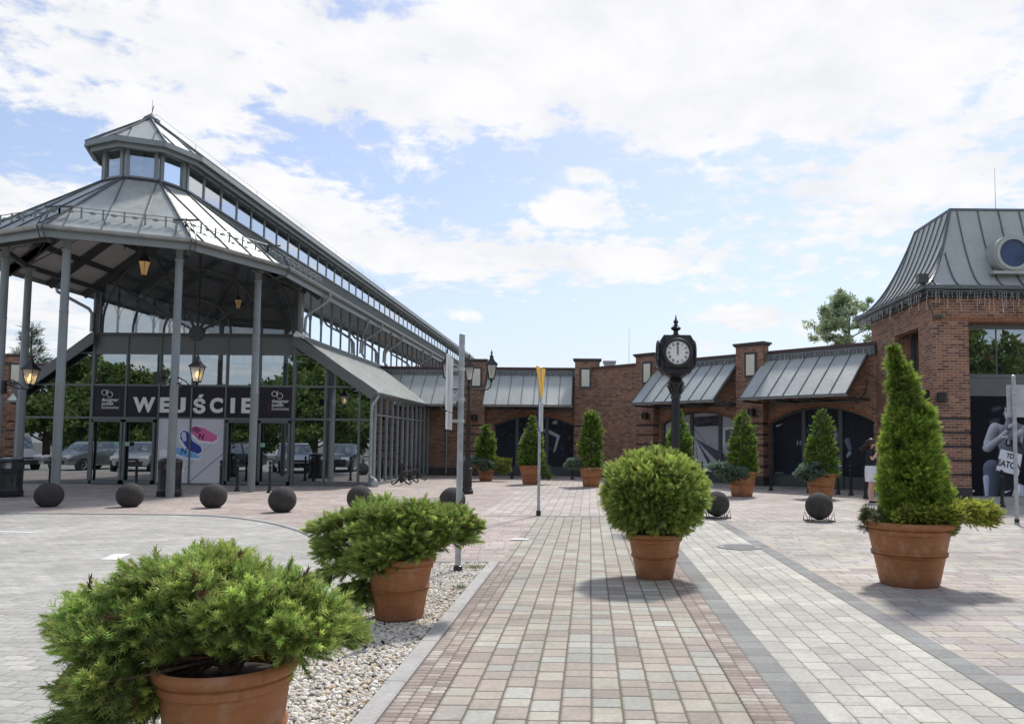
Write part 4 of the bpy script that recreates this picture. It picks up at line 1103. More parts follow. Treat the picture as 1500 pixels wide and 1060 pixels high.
# side clerestory glazing with round-headed tracery
for sx_, nm in ((3.30, 'clerestory_window'), (-3.62, 'clerestory_window')):
    b = MB(); g = MB(); y = 0.; ds = .06
    g.quad((sx_, 0, 5.1), (sx_, LEN, 5.1), (sx_, LEN, 7.1), (sx_, 0, 7.1))
    b.box(sx_ - .05, sx_ + .05, 0, LEN, 5.08, 5.2).box(sx_ - .05, sx_ + .05, 0, LEN, 6.98, 7.1)
    b.box(sx_ - .12, sx_ + .12, -.06, .18, 5.1, 7.1)
    while y < LEN:
        b.box(sx_ - .03, sx_ + .035, y - .022, y + .022, 5.1, 7.05)
        if y < 34:
            cy_ = y + .565
            b.tube([(sx_ + .02, cy_ + .5 * math.cos(a), 5.85 + .52 * math.sin(a)) for a in [PI * i / 12 for i in range(13)]], .013, 5)
        y += 1.13
    f_ = b.build(nm, 'steel', hall); g.build('pane', 'glass_side', f_)
# eave soffit beams and downpipes
for y in (.15, 6.9, 10.6, 17.4, 27, 37):
    e_ = R0 + .02
    MB().tube([(e_ + .07, y, Z0 - .08), (e_ + .07, y, Z0 - .2), (e_ - .02, y, Z0 - .38), (3.62, y + .0, Z0 - .78), (3.5, y, Z0 - .95), (3.48, y, 5.30), (3.6, y, 5.16)], .05, 9).build('downpipe', 'gutter', hall)
for y in (5.1, 8.8, 15.6):
    MB().tube([(R0 + .02, y, Z0 - .2), (R0 - .1, y + .2, Z0 - .42), (3.62, y + 1.35, Z0 - .72), (3.5, y + 1.5, Z0 - .9), (3.48, y + 1.5, 5.30)], .045, 8).build('downpipe', 'gutter', hall)
MB().tube([(-R0 - .05, -1.2, Z0 - .1), (-R0, -1.2, Z0 - .35), (-3.8, -.2, Z0 - .75), (-3.74, -.12, Z0 - .9), (-3.74, -.12, 5.2)], .055, 8).build('downpipe', 'gutter', hall)
# aisles: roof, verge, side glazing
for s, xi, xo in ((1, 3.34, 5.98), (-1, -3.68, -6.1)):
    L = 9.0
    zi, zo = 5.16, 3.30
    xo2 = xo + s * .14; zo2 = zo - (zi - zo) / abs(xo - xi) * .14
    b = MB(); b.quad((xi, -.22, zi), (xo2, -.22, zo2), (xo2, L, zo2), (xi, L, zi))
    ar = b.build('aisle_roof', 'seam', hall)
    b = MB(); b.quad((xi, -.2, zi - .10), (xo2, -.2, zo2 - .1), (xo2, L, zo2 - .1), (xi, L, zi - .1)); b.build('soffit', 'steel', ar)
    b = MB(); y = -.1
    while y < L:
        b.bar((xi, y, zi + .012), (xo2, y, zo2 + .012), .14, .012, up=(s * .6, 0, 1)); y += .30
    b.build('seam', 'zinc', ar)
    v = MB(); v.prism([(xi - s * .12, zi + .02), (xo2 + s * .02, zo2 + .05), (xo2 + s * .02, zo2 - .06), (xo2 - s * .14, zo2 - .27), (xi - s * .12, zi - .36)], -.26, -.20)
    v.build('verge_board', 'panel', ar)
    gm = MB(); pr = [(xo2 + s * .06 + .055 * math.cos(a), zo2 - .02 + .055 * math.sin(a)) for a in [PI + PI * i / 8 for i in range(9)]]
    gm.prism(pr, -.28, L, plane='xz'); gm.bar((xo, -.2, zo - .16), (xo, L, zo - .16), .06, .16); gm.build('gutter', 'gutter', ar)
    w_ = MB(); g = MB(); n = 11
    for i in range(n + 1):
        y = .06 + (L - .15) * i / n; w_.box(xo - .04, xo + .05, y - .03, y + .03, 0, zo - .1)
    w_.box(xo - .04, xo + .045, 0, L, 0, .12).box(xo - .04, xo + .045, 0, L, 2.42, 2.48).box(xo - .04, xo + .045, 0, L, zo - .2, zo - .08)
    w_.box(xo - .10, xo + .07, -.1, .14, 0, zo - .12)
    sw = w_.build('aisle_side_window', 'steel', hall); g.quad((xo, 0, .1), (xo, L, .1), (xo, L, zo - .1), (xo, 0, zo - .1)).build('pane', 'glass_dark' if s < 0 else 'glass', sw)
MB().tube([(6.18, -.16, 3.10), (6.12, -.2, 2.95), (6.0, -.24, 2.75), (5.98, -.24, 2.5), (5.98, -.24, .45), (6.02, -.26, .3), (6.2, -.34, .22)], .055, 10).lathe([(.13, 0), (.13, .16), (.10, .22), (.06, .26)], 6.16, -.36, 0, 10).build('downpipe', 'gutter', hall)
MB().tube([(4.0 - .35, -.35, 5.03), (3.35, -.32, 5.2)], .06, 8).box(3.35, 3.75, -.5, -.28, 5.04, 5.14).build('security_camera', 'white', hall)
# front: frames, glass, panels
fr = MB(); gl = MB()
ZR = [.0, 2.26, 3.38, 4.48, 5.06]
def aisle_top(x):
    if x > 3.3: return max(0, 5.16 - (x - 3.34) * (5.16 - 3.30) / 2.64) - .30
    if x < -3.7: return max(0, 5.16 - (-x - 3.68) * (5.16 - 3.30) / 2.42) - .30
    return 5.06
XS = [-6.05, -4.85] + FM + [4.33, 5.50, 5.92]
for x in XS:
    wd = .09 if x in (-6.05, 5.92, -3.65, 3.24) else .055
    fr.box(x - wd / 2, x + wd / 2, -.07, .05, 0, aisle_top(x))
for a, c in zip(XS[:-1], XS[1:]):
    for z in ZR:
        zt = min(aisle_top(a), aisle_top(c))
        if z <= zt + .02: fr.box(a + .03, c - .03, -.05, .04, max(0, z - .035), z + .035)
        elif z < max(aisle_top(a), aisle_top(c)):
            lo_, hi_ = (a, c) if aisle_top(a) > aisle_top(c) else (c, a)
            t_ = (aisle_top(lo_) - z) / (aisle_top(lo_) - aisle_top(hi_)); xx = lo_ + (hi_ - lo_) * t_; fr.box(lo_, xx, -.045, .035, z - .03, z + .03)
    gl.add([(a, 0, .02), (c, 0, .02), (c, 0, aisle_top(c)), (a, 0, aisle_top(a))], [(0, 1, 2, 3)])
front = fr.build('front_window', 'frame', hall); gl.build('pane', 'glass', front)
MB().box(-3.62, 3.21, -.03, -.012, 4.49, 5.05).build('spandrel_panel', 'panel', front)
band = MB()
for a, c in zip(FM[:-1], FM[1:]): band.box(a + .035, c - .035, -.045, -.01, 2.29, 3.35)
band = band.build('sign_band', 'sign_dark', front)
for ch, x0_, x1_ in (('W', 193, 225.5), ('E', 232, 247.6), ('J', 257, 270), ('Ś', 281, 299), ('C', 305.5, 324.5), ('I', 335.7, 342.2), ('E', 351.7, 366.5)):
    X0, X1 = [(p - 862.4) / 1130 * 26.4 - HX for p in (x0_, x1_)]
    o = text_part('letter', ch, .70, 'white', band, ((X0 + X1) / 2, -.05, 2.71 + (.0 if ch != 'Ś' else .04)), .035, .004)
    wv = [v.co.x for v in o.data.vertices]; hv = [v.co.y for v in o.data.vertices]
    mid_x, mid_y = (max(wv) + min(wv)) / 2, (max(hv) + min(hv)) / 2
    Hh = .50 if ch != 'Ś' else .50 * (max(hv) - min(hv)) / .56
    sxx = (X1 - X0) / (max(wv) - min(wv)); syy = (.52 if ch != 'Ś' else .66) / (max(hv) - min(hv))
    for v in o.data.vertices: v.co.x = (v.co.x - mid_x) * sxx; v.co.y = (v.co.y - mid_y) * syy
def logo(cx):
    for s, z, sz, bd in (('designer', 2.87, .17, .002), ('outlet', 2.74, .17, .002), ('Sosnowiec', 2.61, .14, 0.)):
        text_part('logo_text', s, sz, 'white', band, (cx - .20, -.05, z), bd, .002, 'LEFT')
    b = MB()
    for x, z, r in ((cx - .12, 3.12, .085), (cx + .07, 3.05, .095)): b.tube([(x + r * math.cos(a), -.05, z + r * math.sin(a)) for a in [2 * PI * i / 20 for i in range(21)]], .011, 5, cap=False)
    b.tube([(cx - .03, -.05, 3.10), (cx + .0, -.05, 3.22)], .011, 5)
    b.build('logo', 'white', band)
    MB().box(cx - .32, cx + .42, -.048, -.046, 2.54, 2.548).box(cx + .41, cx + .418, -.048, -.046, 2.54, 3.1).box(cx - .32, cx - .312, -.048, -.046, 2.54, 2.8).build('logo_line', simple('thin_pink_line', (.25, .06, .14), .5), band)
logo(-3.12); logo(2.70)
# sliding doors
STK = simple('sticker_green', (.25, .45, .35), .4)
for a, c in ((-3.62, -1.40), (.98, 3.21)):
    m_ = (a + c) / 2; d = MB()
    for x0_, x1_ in ((a + .03, m_ - .02), (m_ + .02, c - .03)):
        d.box(x0_, x0_ + .07, -.13, -.08, .02, 2.2).box(x1_ - .07, x1_, -.13, -.08, .02, 2.2).box(x0_, x1_, -.13, -.08, 2.12, 2.2).box(x0_, x1_, -.13, -.08, .02, .14)
    d.box(a, c, -.16, -.07, 2.2, 2.28)
    dd = d.build('door', 'frame', hall)
    for sx_ in (-.18, .18): MB().box(m_ + sx_ - .08, m_ + sx_ + .08, -.135, -.131, 1.30, 1.44).build('exit_sticker', STK, dd)
# shoe poster
cv = Canvas(2.23, 2.16, 250, 240, (.64, .63, .66))
def zz(x, y): return ((x - 758) / 146.5, (890 - y) / 141.)
for i in range(7): cv.line(zz(700 + i * 130, 890 - 0), zz(900 + i * 130, 700), .009, (.36, .34, .38)) if i % 2 else None
cv.line(zz(918, 890), zz(1085, 750), .012, (.10, .09, .12)); cv.line(zz(758, 700), zz(1000, 585), .006, (.40, .39, .43)); cv.line(zz(1085, 640), zz(880, 790), .005, (.42, .4, .45))
cv.noise(.05, 8, 2)
cv.poly([zz(*p) for p in [(922, 668), (960, 698), (1030, 706), (1058, 688), (1056, 672), (1020, 648), (980, 622), (930, 616), (918, 630)]], (.80, .80, .84))
cv.poly([zz(*p) for p in [(925, 655), (965, 688), (1030, 696), (1054, 680), (1050, 664), (1020, 648), (985, 628), (940, 620), (920, 630)]], (.72, .16, .36))
cv.poly([zz(*p) for p in [(925, 640), (955, 655), (975, 640), (950, 622), (930, 622)]], (.30, .08, .16))
cv.poly([zz(*p) for p in [(860, 690), (905, 745), (960, 762), (985, 745), (975, 715), (930, 690), (905, 640), (880, 632), (864, 650)]], (.80, .82, .88))
cv.poly([zz(*p) for p in [(868, 680), (910, 735), (960, 754), (980, 740), (972, 716), (930, 692), (905, 645), (880, 640), (868, 655)]], (.05, .07, .32))
cv.poly([zz(*p) for p in [(870, 665), (885, 695), (900, 690), (895, 650), (880, 645)]], (.55, .6, .7))
cv.poly([zz(*p) for p in [(840, 760), (900, 778), (970, 784), (978, 770), (940, 748), (880, 722), (845, 718), (820, 735)]], (.75, .8, .88))
cv.poly([zz(*p) for p in [(842, 752), (900, 770), (965, 774), (970, 766), (935, 746), (880, 724), (848, 722), (825, 735)]], (.22, .46, .75))
cv.poly([zz(*p) for p in [(765, 740), (790, 730), (812, 742), (812, 765), (770, 768)]], (.82, .82, .86))
cv.poly([zz(*p) for p in [(775, 790), (830, 788), (880, 805), (897, 835), (885, 862), (860, 865), (835, 830), (780, 805)]], (.80, .81, .86)); cv.poly([zz(*p) for p in [(780, 800), (820, 796), (830, 808), (790, 806)]], (.06, .07, .12))
for (x, y) in ((973, 670), (888, 740)):
    for p, q in (((-12, 12), (-8, -12)), ((-8, -12), (8, 12)), ((8, 12), (12, -12))): cv.line(zz(x + p[0], y + p[1]), zz(x + q[0], y + q[1]), .018, (.03, .03, .06))
for k in range(6): cv.line(zz(785, 650 - k * 8), zz(812, 646 - k * 8), .008, (.72, .72, .76))
for k in range(3): cv.line(zz(985 + k * 12, 863), zz(992 + k * 12, 863), .012, (.75, .75, .78))
po = cv.build('poster', hall, (-1.33, -.052, .08))
MB().box(-1.345, .915, -.05, -.03, .07, 2.25).build('poster_board', 'white', po, (1.33, .052, -.08))
MB().box(-.255, -.225, -.075, -.055, .05, 2.25).build('mullion', 'frame', hall)
# interior: floor, dark shopping passage beyond the lobby
MB().box(-6.0, 5.9, .1, LEN, -.02, .03).build('floor', 'interior_floor', hall)
inn = MB().box(-3.5, 3.2, 6.0, 6.1, .03, 4.6).box(-6.0, -3.5, 4.2, 4.3, .03, 3.3).box(-3.3, 3.0, 3.0, 6.0, 4.4, 4.5).box(3.0, 3.1, 4, 40, 0.03, 5.0).box(-3.6, -3.5, 4, 40, 0.03, 5.0)
inn.build('partition', 'interior', hall)
ic = MB()
for x, y in ((-2.0, 1.6), (2.6, 1.6), (-2.0, 4.2), (2.6, 4.2), (4.6, 2.0)): ic.lathe([(.15, .03), (.15, 4.9 if abs(x) < 4 else 4.0)], x, y, 0, 14)
ic.build('inner_column', 'steel_dark', hall)
text_part('lettering', 'C', .42, 'white', hall, (-4.05, 2.4, 1.95), .03, .003)
# pendant lamps under the canopy
def pendant(label, loc):
    t_ = thing('pendant_lamp', label, 'lamp', loc, group='lit pendant lanterns in the hall roof')
    b = MB(); b.tube([(0, 0, .55), (0, 0, 1.3)], .012, 6); b.lathe([(.23, .24), (.20, .30), (.07, .50), (.03, .55)], 0, 0, 0, 6, sm=False)
    for k in range(6):
        a = 2 * PI * k / 6; b.bar((.10 * math.cos(a), .10 * math.sin(a), -.26), (.225 * math.cos(a), .225 * math.sin(a), .24), .018, .018)
    b.lathe([(.02, -.32), (.11, -.28), (.11, -.25)], 0, 0, 0, 6, sm=False)
    b.build('lamp_frame', 'black', t_)
    MB().lathe([(.095, -.25), (.215, .24)], 0, 0, 0, 6, sm=False, capb=False, capt=False).build('lamp_shade', 'glow', t_)
    MB().lathe([(.001, -.1), (.05, -.05), (.055, .03), (.03, .09), (.001, .1)], 0, 0, -.22, 10).build('bulb', 'bulb', t_)
    t_.scale = (.8, .8, .8); return t_
pendant('bright amber lantern hanging from the middle of the octagonal canopy', (-13.2, 22.5, 6.55))
pendant('dimmer amber lantern seen further back through the gable glass', (-13.35, 28.9, 6.65)).scale = (.65, .65, .65)
# ================================================================ STREET FURNITURE
def lantern_mesh(t_, z0, s=1.0, lit=False, cx=0, cy=0):
    """four-sided tapered street lantern as a part with its panes; z0 = underside"""
    H = .42 * s; rb, rt = .10 * s, .20 * s; q = PI / 4
    b = MB(); b.lathe([(.02 * s, -.10 * s), (.05 * s, -.06 * s), (.03 * s, -.03 * s), (rb + .015, -.01), (rb + .015, .015)], cx, cy, z0, 8, sm=False)
    for k in range(4):
        a = q + k * PI / 2; b.bar((cx + rb * math.cos(a), cy + rb * math.sin(a), z0), (cx + rt * math.cos(a), cy + rt * math.sin(a), z0 + H), .018 * s, .018 * s)
    b.lathe([(rt + .02, H - .01), (rt + .045, H), (rt + .03, H + .03), (rt * .62, H + .12 * s), (rt * .36, H + .2 * s), (rt * .36, H + .25 * s)], cx, cy, z0, 4, sm=False, rot=q)
    b.lathe([(rt * .30, H + .25 * s), (.055 * s, H + .28 * s), (.03 * s, H + .30 * s), (.022 * s, H + .34 * s), (.035 * s, H + .37 * s), (.02 * s, H + .40 * s), (.003, H + .47 * s)], cx, cy, z0, 10)
    o = b.build('lantern', 'lamp_iron', t_)
    MB().lathe([(rb - .004, .01), (rt - .006, H - .005)], cx, cy, z0, 4, sm=False, rot=q, capb=False, capt=False).build('pane', 'glass_lamp', o)
    if lit: MB().lathe([(.001, .10), (.03, .12), (.045, .2), (.035, .27), (.001, .30)], cx, cy, z0, 10).build('bulb', 'bulb', o)
    else: MB().lathe([(.001, .06), (.03, .08), (.05, .2), (.04, .3), (.001, .34)], cx, cy, z0, 10).build('bulb', 'plaque', o)
    return o
lamp = thing('street_lamp', 'black cast iron lamp post with three lanterns standing behind the grey sign pole', 'street lamp', (-3.62, 22.9, 0), R(14))
MB().lathe([(.18, 0), (.18, .10), (.15, .13), (.13, .2), (.145, .24), (.135, .3), (.125, .62), (.15, .68), (.15, .74), (.11, .78), (.12, .86), (.075, .95), (.068, 1.1), (.06, 1.2), (.055, 2.4), (.07, 2.44), (.05, 2.5), (.045, 3.12), (.08, 3.16), (.05, 3.22), (.04, 3.3)], 0, 0, 0, 18).build('post', 'black', lamp)
arm = MB()
for s in (-1, 1):
    arm.tube([(0, 0, 3.10), (s * .35, 0, 3.09), (s * .55, 0, 3.10), (s * .64, 0, 3.18), (s * .66, 0, 3.34)], .02, 8)
    arm.tube([(s * .05, 0, 2.9), (s * .18, 0, 2.96), (s * .26, 0, 3.05), (s * .20, 0, 3.10), (s * .14, 0, 3.04)], .014, 6)
    arm.tube([(s * (.42 + .05 * math.cos(a)), 0, 3.03 + .05 * math.sin(a)) for a in [PI * i / 6 for i in range(11)]], .012, 5)
arm.build('arm', 'black', lamp)
lantern_mesh(lamp, 3.36, .92); lantern_mesh(lamp, 3.42, 1.0, False, .66, 0); lantern_mesh(lamp, 3.42, 1.0, False, -.66, 0)
def wall_lamp(label, x, y, z, s):
    t_ = thing('bracket_lamp', label, 'street lamp', (x, y, z), group='lit bracket lamps on the canopy columns')
    b = MB(); b.box(-.03 + s * .12, .03 + s * .12, -.05, .05, -.32, .02)
    b.tube([(s * .14, 0, -.05), (s * .45, 0, -.18), (s * .75, 0, -.20), (s * .82, 0, -.16), (s * .80, 0, -.11)], .018, 7)
    b.tube([(s * .14, 0, .0), (s * .3, 0, .05), (s * .5, 0, -.06), (s * .62, 0, -.18)], .014, 6)
    b.tube([(s * (.34 + .07 * math.cos(a)), 0, -.04 + .07 * math.sin(a)) for a in [2 * PI * i / 12 for i in range(12)]], .012, 5)
    b.build('bracket', 'black', t_)
    lantern_mesh(t_, -.08, .95, True, s * .80, 0); return t_
wall_lamp('glowing lantern on a scrolled bracket at the far left column', -15.62, 20.35, 3.02, 1)
wall_lamp('glowing lantern on a bracket in front of the sign band', -11.18, 20.28, 3.12, 1)
spk = MB().box(-.12, .12, -.1, .1, -.14, .14).box(.12, .2, -.03, .03, -.03, .03).build('loudspeaker', 'black_plastic', None, (-11.32, 20.2, 3.15))
tag(spk, 'small black loudspeaker box on the canopy column in front of the sign letters', 'loudspeaker')

# clock
clock = thing('street_clock', 'black cast iron street clock reading twelve, behind the round clipped shrub', 'clock', (1.66, 15.0, 0))
MB().lathe([(.26, 0), (.26, .14), (.21, .18), (.18, .5), (.20, .56), (.14, .62), (.115, .72), (.085, .8), (.078, 2.38), (.10, 2.40), (.10, 2.44), (.085, 2.47), (.10, 2.56), (.15, 2.66), (.17, 2.70), (.15, 2.73), (.12, 2.78), (.20, 2.84), (.20, 2.87)], 0, 0, 0, 24).build('post', 'black', clock)
fl_ = MB()
for k in range(12):
    a = 2 * PI * k / 12; fl_.tube([(.080 * math.cos(a), .080 * math.sin(a), .82), (.074 * math.cos(a), .074 * math.sin(a), 2.37)], .009, 5)
for k in range(8):
    a = 2 * PI * k / 8; fl_.tube([(.09 * math.cos(a), .09 * math.sin(a), 2.48), (.13 * math.cos(a), .13 * math.sin(a), 2.58), (.175 * math.cos(a), .175 * math.sin(a), 2.66), (.155 * math.cos(a), .155 * math.sin(a), 2.62)], .014, 5)
fl_.build('fluting', 'black', clock)
bx = MB(); w_, c_ = .325, .085
oc = [(-w_, 2.88 + c_ * 1.2), (-w_ + c_, 2.86), (w_ - c_, 2.86), (w_, 2.88 + c_ * 1.2), (w_, 3.50), (w_ - c_ * .8, 3.61), (-w_ + c_ * .8, 3.61), (-w_, 3.50)]
bx.prism(oc, -.24, .24); bx.prism([(a, b_) for a, b_ in oc], -.24, .24, plane='yz') if False else None
bx.prism([(-.24, 2.88 + c_ * 1.2), (-.24 + c_, 2.87), (.24, 2.87), (.325, 2.98), (.325, 3.49), (.25, 3.60), (-.25, 3.60), (-.325, 3.49), (-.325, 2.98)], -w_ + .09, w_ - .09, plane='yz')
bx.lathe([(.20, 0), (.12, .03), (.05, .06), (.045, .12), (.09, .15), (.10, .18), (.05, .22), (.03, .26), (.05, .29), (.05, .31), (.022, .34), (.012, .40), (.002, .45)], 0, 0, 3.60, 16)
bx.build('clock_case', 'black', clock)
for nm, ang in (('dial', 0), ('dial', -PI / 2), ('dial', PI / 2), ('dial', PI)):
    rg = MB(); rg.lathe([(.27, 0), (.285, -.03), (.26, -.055), (.232, -.05), (.222, -.02)], 0, 0, 0, 36, ax='y', capb=False, capt=False)
    r2_ = rg.build('dial_ring', 'black', clock, (math.sin(ang) * .32, -math.cos(ang) * .32, 3.255), ang)
    dl = MB().lathe([(.001, 0), (.225, 0)], 0, -.022, 0, 36, ax='y', capt=False).build('dial', 'white', r2_)
    hd = MB()
    for k in range(60):
        a = 2 * PI * k / 60; l = .205 if k % 5 else .197
        hd.bar((l * math.sin(a), -.026, l * math.cos(a)), (.213 * math.sin(a), -.026, .213 * math.cos(a)), .003 if k % 5 else .006, .003, up=(0, 1, 0))
    hd.bar((0, -.032, -.03), (0.004, -.032, .12), .018, .004, up=(0, 1, 0)); hd.bar((0, -.038, -.05), (-.003, -.038, .185), .012, .004, up=(0, 1, 0)); hd.lathe([(.014, -.042), (.014, -.024)], 0, 0, 0, 10, ax='y')
    hd.build('hands', 'black', r2_)
    if ang in (0, -PI / 2):
        for k, n_ in enumerate(['XII', 'I', 'II', 'III', 'IV', 'V', 'VI', 'VII', 'VIII', 'IX', 'X', 'XI']):
            a = 2 * PI * k / 12; text_part('numeral', n_, .064, 'black', r2_, (.165 * math.sin(a), -.026, .165 * math.cos(a)), .0012, .001, rot=(PI / 2, a, 0), sx=.78)

# poles with road signs seen almost edge-on
def sign_pole(label, x, y, h, r=.036, lean=0):
    t_ = thing('road_sign', label, 'road sign', (x, y, 0)); b = MB().lathe([(r + .012, 0), (r + .012, .04), (r, .045), (r, h), (r * .6, h + .01)], 0, 0, 0, 14)
    b.build('pole', 'galv', t_); return t_
def clamps(t_, zs, dx, dy=0, r=.045):
    for z in zs: MB().lathe([(r, -.02), (r, .02)], 0, 0, z, 12).bar((0, 0, z), (dx, dy, z), .04, .035).build('clamp', 'signback', t_)
def plate(t_, name, p0, p1, z0, z1, m, th=.02, back='signback'):
    d = Vector((p1[0] - p0[0], p1[1] - p0[1], 0)).normalized(); n = Vector((-d.y, d.x, 0)) * th
    vs = [(*p0, z0), (*p1, z0), (*p1, z1), (*p0, z1)]; v2 = [(v[0] + n.x, v[1] + n.y, v[2]) for v in vs]
    b = MB(); b.add(vs + v2, [(0, 1, 2, 3)], 1); b.add(vs + v2, [(7, 6, 5, 4), (0, 4, 5, 1), (1, 5, 6, 2), (2, 6, 7, 3), (3, 7, 4, 0)], 0)
    return b.build(name, [m, back], t_, fix=False)
s1 = sign_pole('tall galvanised pole in the gravel bed carrying white sign boards turned edge-on', -1.55, 9.22, 2.80)
plate(s1, 'sign_board', (-.105, -.30), (-.150, .28), 1.88, 2.53, 'white', .025); plate(s1, 'sign_board', (-.105, -.27), (-.148, .26), 1.66, 1.86, 'white', .025)
clamps(s1, (2.38, 2.02, 1.76), -.10)
gs = MB().lathe([(.055, 0), (.055, .05), (.04, .06)], 0, 0, 0, 10); gs.build('ground_sleeve', 'black_plastic', s1)
s2 = sign_pole('thin grey pole in the middle of the plaza with a yellow triangle sign seen edge-on', -1.065, 16.2, 3.10, .031)
tr = MB(); A, B, C_ = Vector((-.055, -.34, 3.10)), Vector((.09, .38, 3.10)), Vector((.04, -.0, 2.40)); nn = (B - A).cross(C_ - A).normalized() * .015
vs = [A, B, C_, A + nn, B + nn, C_ + nn]; tr.add(vs, [(0, 1, 2), (5, 4, 3), (0, 3, 4, 1), (1, 4, 5, 2), (2, 5, 3, 0)])
tr.build('sign_triangle', 'yellow', s2)
plate(s2, 'sign_board', (.005, -.22), (.06, .24), 1.76, 2.37, 'blue'); plate(s2, 'sign_board', (.012, -.24), (.055, .0), 1.84, 2.36, 'white', .012); clamps(s2, (2.9, 2.5, 1.8), .03, 0, .038)
MB().lathe([(.05, 0), (.05, .10), (.04, .11)], 0, 0, 0, 10).build('ground_sleeve', 'black_plastic', s2)
s3 = sign_pole('galvanised sign pole at the right edge with the grey back of a board', 8.36, 15.2, 2.92)
plate(s3, 'sign_board', (-.10, .07), (.52, .02), 2.10, 2.74, 'signback', .02, 'signback'); clamps(s3, (2.58, 2.28), 0, .06)
MB().lathe([(.045, 0), (.045, .10), (.04, .11)], 0, 0, 0, 10).build('ground_sleeve', 'black_plastic', s3)

# litter bins
def bin_(label, x, y):
    t_ = thing('litter_bin', label, 'litter bin', (x, y, 0), R(20), group='black litter bins by the canopy')
    MB().lathe([(.30, 0), (.31, .02), (.31, .16), (.29, .18), (.285, .20), (.285, .62), (.295, .63), (.295, .66), (.285, .67), (.285, .74)], 0, 0, 0, 28).build('body', 'black_plastic', t_)
    hd = MB().lathe([(.30, .90), (.305, .93), (.27, .985), (.15, 1.02), (.001, 1.03)], 0, 0, 0, 28)
    for k in range(4):
        a = k * PI / 2 + PI / 4
        for d in np.linspace(-.32, .32, 6): hd.bar((.285 * math.cos(a + d), .285 * math.sin(a + d), .72), (.285 * math.cos(a + d), .285 * math.sin(a + d), .92), .045, .02, up=(math.cos(a), math.sin(a), 0))
    hd.build('hood', 'black_plastic', t_)
    MB().lathe([(.20, .70), (.20, .9)], 0, 0, 0, 16).build('liner', 'signback', t_)
bin_('black hooded litter bin at the far left beside the canopy columns', -15.15, 20.25)
bin_('black hooded litter bin half hidden behind a canopy column near the shoe poster', -11.30, 20.85)

# bollards
BP = [(-15.15, 23.75, 'thin black bollard behind the far left ball'), (-13.99, 23.85, 'thin black bollard left of the left glass doors'), (-12.45, 23.8, 'thin black bollard in front of the left glass doors'),
      (-11.05, 23.6, 'thin black bollard between the litter bin and the shoe poster'), (-9.72, 23.7, 'x'), (-12.0, 23.8, 'x')]
bol0 = thing('bollard', 'slim black bollard directly in front of the left glass doors', 'bollard', (-12.95, 23.6, 0), group='slim black bollards along the shop fronts')
MB().lathe([(.085, 0), (.085, .03), (.06, .05), (.05, .12), (.042, .14), (.036, .70), (.048, .72), (.048, .75), (.032, .77), (.03, .82)], 0, 0, 0, 14).build('shaft', 'black', bol0)
MB().lathe([(.02, .82), (.045, .85), (.05, .885), (.035, .92), (.012, .94), (.001, .945)], 0, 0, 0, 12).build('finial', 'black', bol0)
for (x, y, l) in [(-15.25, 21.9, 'slim black bollard between the two leftmost canopy columns, above the first dark ball'),
                  (-13.75, 23.5, 'slim black bollard standing left of the left glass doors'),
                  (-10.95, 23.0, 'slim black bollard just right of the second litter bin'),
                  (-11.05 + 1.72, 22.6, 'slim black bollard in front of the right glass doors, right of a column'),
                  (-10.55, 23.2, 'slim black bollard in front of the shoe poster'),
                  (-3.30, 32.8, 'slim black bollard between the first two potted cones behind the plaza'), (-1.98, 32.75, 'slim black bollard just right of the second potted cone'),
                  (-.74, 32.65, 'slim black bollard left of the third potted cone'), (3.9, 27.0, 'slim black bollard left of the blue-green juniper pot beside the brick pillar'), (6.06, 25.95, 'slim black bollard at the foot of the brick pillar between the two awnings'),
                  (7.0, 24.75, 'slim black bollard just left of the cone with the blue-green collar'), (7.72, 24.1, 'slim black bollard just right of the cone with the blue-green collar'), (8.0, 23.75, 'slim black bollard in front of the dark window left of the woman'),
                  (7.93, 22.3, 'slim black bollard nearest to the woman'), (10.42, 19.6, 'slim black bollard in front of the athlete print')]:
    dup(bol0, (x, y, 0), 0, l)

# stone balls
ball0 = thing('stone_ball', 'dark stone ball at the far left of the kerb', 'bollard', (-12.07, 17.33, 0), group='dark stone balls round the plaza')
def rough_ball(r, fl=.03):
    b = MB(); prof = [(max(.001, r * math.sin(a)), max(0, r - fl - r * math.cos(a))) for a in [PI * i / 26 for i in range(27)]]
    prof = [p for i, p in enumerate(prof) if i == 0 or p[1] > 0 or prof[i + 1][1] > 0]; b.lathe(prof, 0, 0, 0, 40); return b
rough_ball(.285).build('ball', 'ball', ball0)
for (x, y, l) in [(-10.36, 17.5, 'dark stone ball in front of the left glass doors'), (-8.48, 17.5, 'dark stone ball between the two front columns, below the shoe poster'), (-6.55, 16.55, 'dark stone ball just right of the last front column'),
                  (-5.12, 17.3, 'dark stone ball half hidden behind the nearer juniper top, left one'), (-2.98, 16.85, 'dark stone ball behind the grey sign pole')]:
    dup(ball0, (x, y, 0), random.random() * 3, l)
def framed_ball(label, x, y, r):
    t_ = thing('stone_ball', label, 'bollard', (x, y, 0), R(5), group='dark stone balls on wire frames')
    o = rough_ball(r, .0).build('ball', 'ball', t_, (0, 0, .035))
    b = MB(); q = r * .98
    b.tube([(-q, -q * .6, .015), (q, -q * .6, .015), (q, q * .6, .015), (-q, q * .6, .015), (-q, -q * .6, .015)], .011, 5, sm=False)
    for sx_ in (-1, 1):
        for sy_ in (-1, 1): b.tube([(sx_ * q, sy_ * q * .6, .015), (sx_ * q * .93, sy_ * q * .55, .19), (sx_ * q * .7, sy_ * q * .4, .015)], .009, 5)
    b.build('wire_frame', 'black', t_)
framed_ball('dark stone ball on a wire frame beside the round clipped shrub', 2.62, 16.0, .26); framed_ball('dark stone ball on a wire frame alone on the right plaza', 4.58, 15.5, .27)

